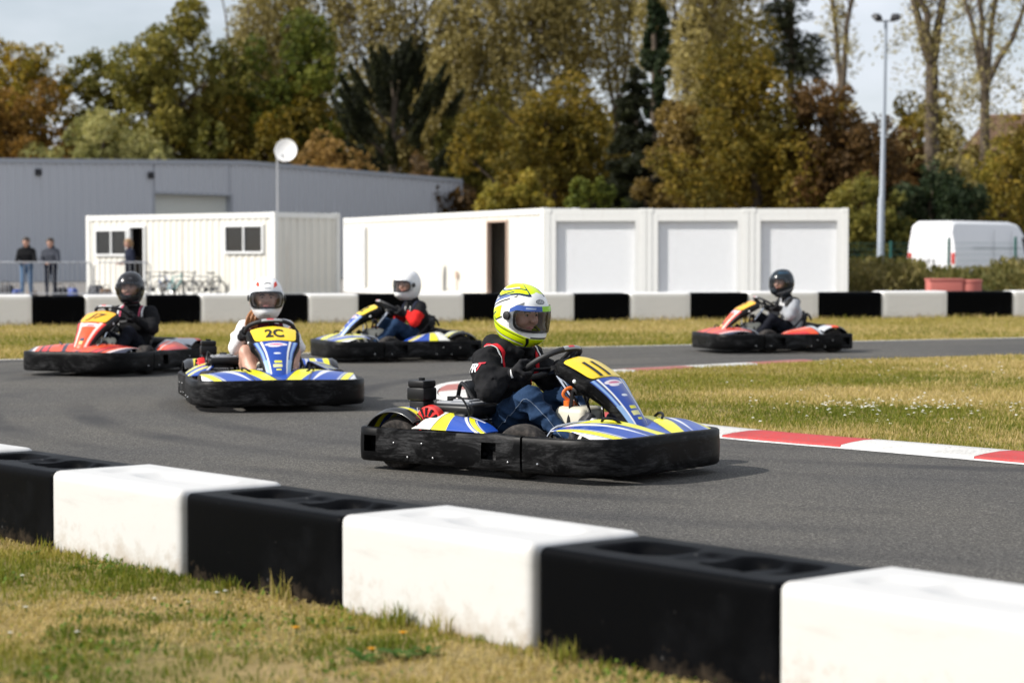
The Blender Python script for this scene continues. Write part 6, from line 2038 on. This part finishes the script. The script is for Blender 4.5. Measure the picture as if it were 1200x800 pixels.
TREES = [
    ('golden leaved tree at the left edge with open airy top', 30, 154, 22, 66, 240, 'gold', 18832, 0.152, 'round'),
    ('rust brown rounded tree behind the left end of the warehouse', 18, 149, 92, 82, 262, 'rust', 25110, 0.152, 'dense'),
    ("broad tall olive tree with lumpy top, left of the photo's middle", 200, 154, -4, 104, 235, 'olive', 35572, 0.17, 'dense'),
    ('lower shoulder of olive foliage left of the tall olive tree', 118, 157, 45, 48, 240, 'olive', 15693, 0.162, 'round'),
    ('pale sage green willow above the warehouse roof', 120, 148, 136, 95, 262, 'sage', 23017, 0.134, 'dense'),
    ('brown tree between the tall olive tree and the bright green one', 262, 156, 96, 63, 262, 'brown', 20925, 0.152, 'dense'),
    ('bright green rounded tree left of the dark yew', 342, 156, 26, 90, 240, 'green', 24063, 0.162, 'dense'),
    ('dull olive brown tree behind the satellite dish', 330, 154, 92, 92, 262, 'olivegold', 27202, 0.152, 'dense'),
    ('spreading black-green yew with feathery upward sprays', 462, 149, 50, 108, 262, 'dark', 30000, 0.224, 'plume'),
    ('orange brown shrub right of the satellite dish', 388, 146, 160, 63, 262, 'orange', 13601, 0.117, 'dense'),
    ('yellow-green bush at the right end of the warehouse', 600, 104, 200, 46, 285, 'lime', 14647, 0.106, 'dense'),
    ('large olive brown tree behind the long container', 642, 115, 82, 116, 275, 'olivegold', 30000, 0.13, 'dense'),
    ('olive tree between the yew and the large brown one', 556, 150, 108, 61, 270, 'olive', 18832, 0.13, 'round'),
    ('low green bush beside the dark conifer', 698, 103, 206, 41, 285, 'green', 9416, 0.098, 'dense'),
    ('dark conifer with drooping tiers right of the middle', 744, 112, 84, 58, 285, 'dark', 19000, 0.19, 'tiers'),
    ('ivy covered dark trunk rising out of the top of the photo', 766, 119, -60, 24, 150, 'ivy', 10850, 0.142, 'column'),
    ('purplish brown bush right of the dark conifer', 792, 109, 108, 48, 280, 'brown', 16740, 0.114, 'dense'),
    ('huge olive gold tree above the middle garage', 890, 106, 36, 124, 290, 'olivegold', 36000, 0.122, 'dense'),
    ('rust brown tree left of the floodlight mast', 985, 104, 92, 92, 290, 'rustdark', 26000, 0.122, 'round'),
    ('ragged dark pine above the huge olive gold tree', 922, 134, -40, 62, 90, 'dark', 6500, 0.19, 'tiers'),
    ('green bush behind the floodlight mast', 1010, 99, 212, 75, 320, 'olive', 17786, 0.106, 'dense'),
    ('dark green hedge tree behind the white van', 1090, 101, 186, 80, 330, 'ivy', 18832, 0.114, 'round'),
    ('yellow-green tree in front of the cream house', 1176, 106, 118, 56, 320, 'lime', 7000, 0.106, 'round'),
    ('olive bush at the right edge before the house', 1210, 103, 118, 56, 320, 'olivegold', 6000, 0.114, 'round'),
    ('brown tree filling the gap right of the mast', 1052, 118, 150, 52, 300, 'rustdark', 13000, 0.14, 'round'),
    ('tall brown autumn tree behind the forked bare poplar', 1082, 124, 112, 64, 300, 'olivegold', 21000, 0.14, 'round'),
    ('dull brown tree between the two bare poplars', 1136, 126, 150, 50, 300, 'brown', 13000, 0.14, 'round'),
]
for T in TREES:
    tree(*T, name='bush' if ('bush' in T[0] or 'shrub' in T[0]) else 'tree')
pops = [(288, -20, 176, 50, 17340), (330, -70, 178, 52, 18785), (378, -80, 176, 59, 21675), (432, -50, 174, 62, 20230), (486, -90, 176, 67, 31790), (532, -90, 173, 65, 31790), (578, -100, 176, 67, 31790), (618, -90, 172, 65, 30345), (672, -100, 174, 65, 21964), (722, -80, 176, 56, 15028), (812, -80, 160, 67, 37570), (846, -60, 165, 59, 23120)]
pl = ["slender golden poplar far left of the row behind the green tree", "second thin golden poplar behind the bright green tree", "golden poplar above the gap left of the yew", "golden poplar above the yew's left side", "golden poplar rising directly over the yew", "golden poplar over the right shoulder of the yew", "golden poplar right of the yew", "golden poplar left of the sky gap near the top middle", "thin golden poplar in the sky gap near the top middle", "sparse golden poplar left of the ivy covered trunk", "dense golden poplar right of the ivy covered trunk", "golden poplar left of the ragged pine"]
for (px, yt, d, hw, n), lab in zip(pops, pl):
    tree(lab, px, d, yt, hw, 215, 'tan', n, .15, 'column', name='poplar_tree', group='golden poplars in the back row', forks=(150, [(-.5 * hw, yt + 20), (0.1 * hw, yt), (.5 * hw, yt + 30)]), trunk_px=7)
tree("poplar with dark trunk leaning by the ragged pine", 985, 130, -80, 30, 130, 'tan', 2600, .10, 'column', name='poplar_tree', group='bare poplars on the right', forks=(112, [(16, -80), (-14, -40)]), trunk_px=13)
tree("bare poplar whose thick trunk forks in two, right of the mast", 1090, 112, -80, 66, 215, 'tan', 5200, .085, 'round', name='poplar_tree', group='bare poplars on the right', forks=(78, [(-52, -90), (22, -90), (-20, -60)]), trunk_px=19)
tree("bare poplar whose trunk splits into three limbs at the right edge", 1152, 108, -80, 60, 210, 'tan', 5000, .085, 'round', name='poplar_tree', group='bare poplars on the right', forks=(104, [(-8, -90), (24, -90), (62, -30), (-30, -40)]), trunk_px=14)
tree("sparse tan sapling before the house wall", 1122, 104, 150, 34, 300, 'tan', 3600, .085, 'round', name='tree', group='trees behind the buildings')

# the wood beyond, one dark mass low down
r = np.random.default_rng(5)
n = 52000
X = r.uniform(-80, 90, n); Yd = 190 + r.uniform(0, 14, n)
top = 12.5 + 2.0 * np.sin(X * .35) + 1.2 * np.sin(X * .83 + 1) - np.clip((X - 16) * .3, 0, 3.5)
Z = top * r.uniform(0, 1, n) ** .8
V, F = leaf_quads(np.stack([X, Yd, Z], 1), np.full(n, .42), .3, None, .6, r)
tag(link('far_wood', fast_mesh('far_wood', V, F, MT['leaf_olivegold'], {'tint': np.repeat(np.clip(r.normal(.35, .2, n), 0, 1), 4)})), kind='stuff')

# dark thicket under the trees behind the garages
r = np.random.default_rng(6)
n = 38000
X = r.uniform(-6, 54, n); Yd = 128 + r.uniform(0, 7, n)
top = 5.6 + 1.1 * np.sin(X * .8) + .7 * np.sin(X * 2.1 + 1) - np.clip((X - 17) * .12, 0, 1.8)
Z = top * r.uniform(0, 1, n) ** .8
V, F = leaf_quads(np.stack([X, Yd, Z], 1), np.full(n, .26), .3, None, .6, r)
tag(link('thicket', fast_mesh('thicket', V, F, MT['leaf_rustdark'], {'tint': np.repeat(np.clip(r.normal(.22, .2, n), 0, 1), 4)})), kind='stuff')

# scrub beside the garages
n = 24000
px_ = r.uniform(985, 1480, n); dd = r.uniform(58.5, 68, n)
X = (px_ - 600) / FPX * dd
lump = .62 + .30 * np.sin(X * 2.1 + dd * .9) + .16 * np.sin(X * 5.3 - dd * 1.7)
hmax = np.clip(.62 + .55 * lump - .25 * ((px_ > 1085) & (px_ < 1160)), .3, 1.45)
Z = hmax * r.uniform(0, 1, n) ** .7
V, F = leaf_quads(np.stack([X, dd, Z], 1), np.full(n, .10), .2, np.tile([0, 0, .9], (n, 1)), .42, r)
tag(link('undergrowth', fast_mesh('undergrowth', V, F, MT['leaf_scrub'], {'tint': np.repeat(np.clip(.45 + .25 * np.sin(X * 1.3 + 1) + r.normal(0, .18, n), 0, 1), 4)})), kind='stuff')

# ------------------------------------------------------------------ grass
def vnoise(x, y, sc, seed=0):
    x = x * sc + 101.3 + seed * 17.1; y = y * sc + 57.7 + seed * 9.2
    xi, yi = np.floor(x), np.floor(y); fx, fy = x - xi, y - yi
    fx, fy = fx * fx * (3 - 2 * fx), fy * fy * (3 - 2 * fy)
    def h(a, b):
        q = np.sin(a * 127.1 + b * 311.7 + seed) * 43758.5453
        return q - np.floor(q)
    return (h(xi, yi) * (1 - fx) + h(xi + 1, yi) * fx) * (1 - fy) + (h(xi, yi + 1) * (1 - fx) + h(xi + 1, yi + 1) * fx) * fy
def patch(x, y, sc=1.0): return .5 * vnoise(x, y, .9 * sc, 1) + .3 * vnoise(x, y, 2.3 * sc, 2) + .2 * vnoise(x, y, 6 * sc, 3)

def blades(name, X, Y, hgt, wid, tint, lean, r, z0=0.0, seg2=False, mat='blades'):
    n = len(X)
    a = r.uniform(0, 2 * np.pi, n); face = r.uniform(0, np.pi, n)
    dx, dy = np.cos(a), np.sin(a)
    wx, wy = np.cos(face) * wid / 2, np.sin(face) * wid / 2
    L = hgt
    tipx, tipy, tipz = X + dx * L * np.sin(lean), Y + dy * L * np.sin(lean), z0 + L * np.cos(lean)
    b0 = np.stack([X - wx, Y - wy, np.full(n, z0 - .003)], 1); b1 = np.stack([X + wx, Y + wy, np.full(n, z0 - .003)], 1)
    tip = np.stack([tipx, tipy, np.maximum(tipz, z0 + .004)], 1)
    if not seg2:
        V = np.stack([b0, b1, tip], 1).reshape(-1, 3); F = np.arange(3 * n).reshape(-1, 3); k = 3
    else:
        ml = lean * .45
        mx, my, mz = X + dx * L * .55 * np.sin(ml), Y + dy * L * .55 * np.sin(ml), z0 + L * .55 * np.cos(ml)
        m0 = np.stack([mx - wx * .8, my - wy * .8, mz], 1); m1 = np.stack([mx + wx * .8, my + wy * .8, mz], 1)
        V = np.stack([b0, b1, m0, m1, tip], 1).reshape(-1, 3)
        o = (np.arange(n) * 5)[:, None]
        F = np.concatenate([o + np.array([0, 1, 3]), o + np.array([0, 3, 2]), o + np.array([2, 3, 4])]); k = 5
    return tag(link(name, fast_mesh(name, V, F, MT[mat], {'tint': np.repeat(np.clip(tint, 0, 1), k)})), kind='stuff')

# foreground verge
r = np.random.default_rng(11)
n = 300000
X = r.uniform(-4.6, 1.6, n); Y = r.uniform(4.9, 11.6, n)
dd = (X - ROW0.x) * ROWW.x + (Y - ROW0.y) * ROWW.y
uu_ = (X - ROW0.x) * ROWU.x + (Y - ROW0.y) * ROWU.y
ok = (dd < -.012) & (X > -(Y * .2353 + 1.7)) & (X < Y * .2353 + 1.0) & (dd > -2.6)
g = patch(X, Y)
ok &= r.uniform(0, 1, n) < np.clip(1.9 * (.6 * vnoise(X, Y, 3.3, 21) + .4 * vnoise(X, Y, 9, 22)) - .25, .06, 1)
X, Y, g, dd = X[ok], Y[ok], g[ok], dd[ok]
n = len(X)
mix_ = .55 * vnoise(X, Y, 2.6, 9) + .30 * vnoise(X, Y, 7.5, 13) + .15 * vnoise(X, Y, 15, 14)
dry = (r.uniform(0, 1, n) < .33 + 4.6 * (mix_ - .50) + .35 * np.exp(-(dd / .14) ** 2))
tint = np.where(dry, r.normal(.78, .13, n), .20 + .65 * (vnoise(X, Y, 2.2, 5) - .48) + r.normal(0, .12, n))
hgt = np.where(dry, r.uniform(.015, .045, n), r.uniform(.012, .042, n) * (.5 + 1.1 * vnoise(X, Y, 5.1, 7)))
lean = np.where(dry, r.uniform(.95, 1.55, n), np.abs(r.normal(.55, .45, n)))
blades('verge_grass', X, Y, hgt, r.uniform(.0030, .0058, n), tint, lean, r, 0.0, True)
# clover and other small round leaves in patches between the blades
m_ = 26000
Xc = r.uniform(-3.0, .9, m_); Yc = r.uniform(5.4, 10.2, m_)
dc = (Xc - ROW0.x) * ROWW.x + (Yc - ROW0.y) * ROWW.y
okc = (dc < -.02) & (dc > -2.6) & (r.uniform(0, 1, m_) < np.clip(4.0 * (.6 * vnoise(Xc, Yc, 2.9, 31) + .4 * vnoise(Xc, Yc, 8, 32) - .52), 0, 1))
Xc, Yc = Xc[okc], Yc[okc]
Vc, Fc = leaf_quads(np.stack([Xc, Yc, r.uniform(.006, .035, len(Xc))], 1), np.full(len(Xc), .0085), 1.6, None, .8, r)
tag(link('clover', fast_mesh('clover', Vc, Fc, MT['weed_green'], {'tint': np.repeat(r.uniform(0, 1, len(Xc)), 4)})), kind='stuff')
# tall tufts against the blocks
X, Y, Hh, Tt = [], [], [], []
for t, m, hh, tn in ((-2.95, 40, .10, .35), (-2.45, 30, .07, .3), (-1.62, 46, .10, .28), (-1.3, 30, .16, .5), (-.62, 90, .13, .22), (-.42, 26, .12, .4), (.02, 26, .09, .5), (.20, 46, .12, .35), (.42, 30, .08, .3), (-3.5, 40, .09, .3), (-.95, 26, .07, .45), (-2.1, 26, .07, .5)):
    c = ROW0 + ROWU * t - ROWW * .06
    for _ in range(m):
        X.append(c.x + random.gauss(0, .035)); Y.append(c.y + random.gauss(0, .035)); Hh.append(.68 * hh * random.uniform(.45, 1.1)); Tt.append(tn + random.gauss(0, .12))
ok = [(x - ROW0.x) * ROWW.x + (y - ROW0.y) * ROWW.y < -.012 for x, y in zip(X, Y)]
X, Y, Hh, Tt = [np.array(q)[ok] for q in (X, Y, Hh, Tt)]
blades('grass_tufts', X, Y, Hh, np.full(len(X), .0062), Tt, np.abs(r.normal(.3, .25, len(X))), r, 0.0, True)

def rosette(px, py, size, label, flower=None):
    p = G(px, py)
    o = tag(empty('weed_plant', p, random.uniform(0, 6)), label, 'weed', 'broad-leaved weeds in the front verge')
    m = 9
    proto = None
    for i in range(m):
        mb = MB()
        a = 2 * math.pi * i / m + random.uniform(-.25, .25); L = size * random.uniform(.7, 1.15)
        u = Vector((math.cos(a), math.sin(a), 0)); w = Vector((-u.y, u.x, 0))
        vs, fs = [], []
        rise = random.uniform(.25, .9)
        for k_, (t, wd) in enumerate(((0, .05), (.3, .14), (.6, .20), (.85, .13), (1.0, .01))):
            c = u * (t * L) + Vector((0, 0, .006 + L * rise * t * (1 - .55 * t)))
            vs += [c - w * wd * L + Vector((0, 0, .012 * L)), c, c + w * wd * L + Vector((0, 0, .012 * L))]
        for k_ in range(4):
            for j in range(2): fs.append((3 * k_ + j, 3 * k_ + j + 1, 3 * k_ + j + 4, 3 * k_ + j + 3))
        mb.add((vs, fs))
        mb.build('leaf', MT['weed_green'], o, smooth=80)
    return o
for px, py, sz, lab in ((303, 690, .055, "weed with upright leaves at the foot of the black block"), (425, 776, .07, "broad-leaved weed left of the yellow flower"), (470, 772, .075, "broad-leaved weed right of the yellow flower"), (500, 768, .05, "small weed below the white block with mud"), (410, 740, .04, "little weed near the orange flower"), (35, 652, .05, "weed at the left edge below the black block"), (90, 668, .04, "small weed below the left white block")):
    rosette(px, py, sz, lab)

def flower(px, py, z, rad, mat, label, grp):
    p = G(px, py, z)
    o = tag(empty('flower', (p.x, p.y, 0.0)), label, 'flower', grp)
    mb = MB(); mb.add(tube([(0, 0, 0), (.004, 0, z * .6), (0, 0, z)], .0022, 5)); mb.build('stem', MT['weed_green'], o)
    mb = MB()
    for i in range(11):
        a = 2 * math.pi * i / 11; u = Vector((math.cos(a), math.sin(a), .25)); w = Vector((-math.sin(a), math.cos(a), 0))
        c = Vector((0, 0, z))
        mb.add(([c, c + u * rad * .6 - w * rad * .2, c + u * rad, c + u * rad * .6 + w * rad * .2], [(0, 1, 2, 3)]))
    mb.add(sphere((0, 0, z + .002), rad * .3, 8, 5))
    mb.build('petals', MT[mat], o, smooth=0)
for i, (px, py) in enumerate(((435, 760), (472, 741), (346, 735))):
    flower(px, py, .035, .016, 'petal_yellow', ("yellow dandelion in the verge below the white block", "small orange-yellow flower beside a grass tuft at the white block", "yellow flower in the middle of the verge")[i], 'yellow flowers in the front verge')
wl_ = ("white daisy at the left edge of the verge", "white daisy below the weed at the left edge", "white daisy low in the verge at far left", "white daisy below the left white block", "white daisy before the black block", "white daisy touching the black block", "second white daisy close against the black block", "white daisy in the brown patch low left")
for i, (px, py) in enumerate(((26, 674), (30, 711), (12, 741), (181, 701), (221, 705), (254, 694), (264, 692), (90, 740))):
    flower(px, py, .03, .011, 'petal_white', wl_[i], 'white daisies in the front verge')

# infield
r = np.random.default_rng(12)
def inside(poly, X, Y):
    c = np.zeros(len(X), bool)
    n = len(poly)
    for i in range(n):
        x1, y1 = poly[i]; x2, y2 = poly[(i + 1) % n]
        if y1 == y2: continue
        m = ((y1 > Y) != (y2 > Y)) & (X < (x2 - x1) * (Y - y1) / (y2 - y1) + x1)
        c ^= m
    return c
inn = inset(outer, KW * .98)
ip = [tuple(p.xy) for p in inn[::4]] + [(30, inn[-1].y), (30, inn[0].y)]
n = 330000
dist = 11.5 * (26.5 / 11.5) ** r.uniform(0, 1, n)
px_ = r.uniform(480, 1420, n)
X = (px_ - 600) / FPX * dist; Y = dist
ok = inside(ip, X, Y)
g = patch(X, Y, .7)
ok &= r.uniform(0, 1, n) < .45 + g
X, Y, g = X[ok], Y[ok], g[ok]
n = len(X)
dry = r.uniform(0, 1, n) < .38 + 2.8 * (patch(X, Y, .55) - .47)
tint = np.where(dry, r.normal(.80, .11, n), .34 + .5 * (vnoise(X, Y, .5, 5) - .45) + r.normal(0, .13, n))
hgt = r.uniform(.018, .046, n) * (.6 + .8 * vnoise(X, Y, 1.9, 7))
blades('infield_grass', X, Y, hgt, r.uniform(.006, .010, n) * (Y / 15), tint, np.abs(r.normal(.75, .45, n)), r, .016)

def tiny_flowers(name, X, Y, z, rad, mat, r):
    n = len(X)
    a = np.linspace(0, 2 * np.pi, 7)[:-1]
    V = np.stack([np.stack([X + rad * np.cos(q), Y + rad * np.sin(q), z + r.uniform(-.004, .004, n)], 1) for q in a], 1).reshape(-1, 3)
    o = (np.arange(n) * 6)[:, None]
    F = np.concatenate([o + np.array([0, 1, 2, 3]), o + np.array([0, 3, 4, 5])])
    return tag(link(name, fast_mesh(name, V, F, MT[mat], {'tint': np.repeat(r.uniform(0, 1, n), 6)})), kind='stuff')
pts = [G(r.normal(1060, 70), r.normal(482, 7)) for _ in range(105)] + [G(r.uniform(960, 1200), r.uniform(425, 440)) for _ in range(40)] + [G(r.uniform(850, 1200), r.uniform(440, 510)) for _ in range(50)] + [G(r.uniform(940, 1200), r.normal(483, 3)) for _ in range(50)]
X = np.array([p.x for p in pts]); Y = np.array([p.y for p in pts])
ok = inside(ip, X, Y)
tiny_flowers('infield_daisies', X[ok], Y[ok], .016 + r.uniform(.03, .055, ok.sum()), .012, 'petal_white', r)

# strip between the track and the far row
n = 175000
px_ = r.uniform(-220, 1450, n)
dn = CAM_H * FPX / (422 - 26 * px_ / 1200 - 301) + .10; df_ = CAM_H * FPX / (382 - 10 * px_ / 1200 - 301) - .02
dist = dn + (df_ - dn) * r.uniform(0, 1, n) ** 1.25
X = (px_ - 600) / FPX * dist; Y = dist
g = patch(X, Y, .35)
ok = r.uniform(0, 1, n) < .45 + g
X, Y, df_ = X[ok], Y[ok], df_[ok]
n = len(X)
dry = r.uniform(0, 1, n) < .52 + 1.9 * (patch(X, Y, .22) - .47)
tint = np.where(dry, r.normal(.80, .11, n), .36 + .4 * (vnoise(X, Y, .3, 5) - .45) + r.normal(0, .13, n))
hgt = r.uniform(.022, .062, n) * (.6 + .7 * vnoise(X, Y, .8, 7)) * (1 + 1.0 * np.exp(-((df_ - Y) / .5) ** 2))
blades('far_grass', X, Y, hgt, r.uniform(.012, .022, n), tint, np.abs(r.normal(.45, .4, n)), r, 0.0)
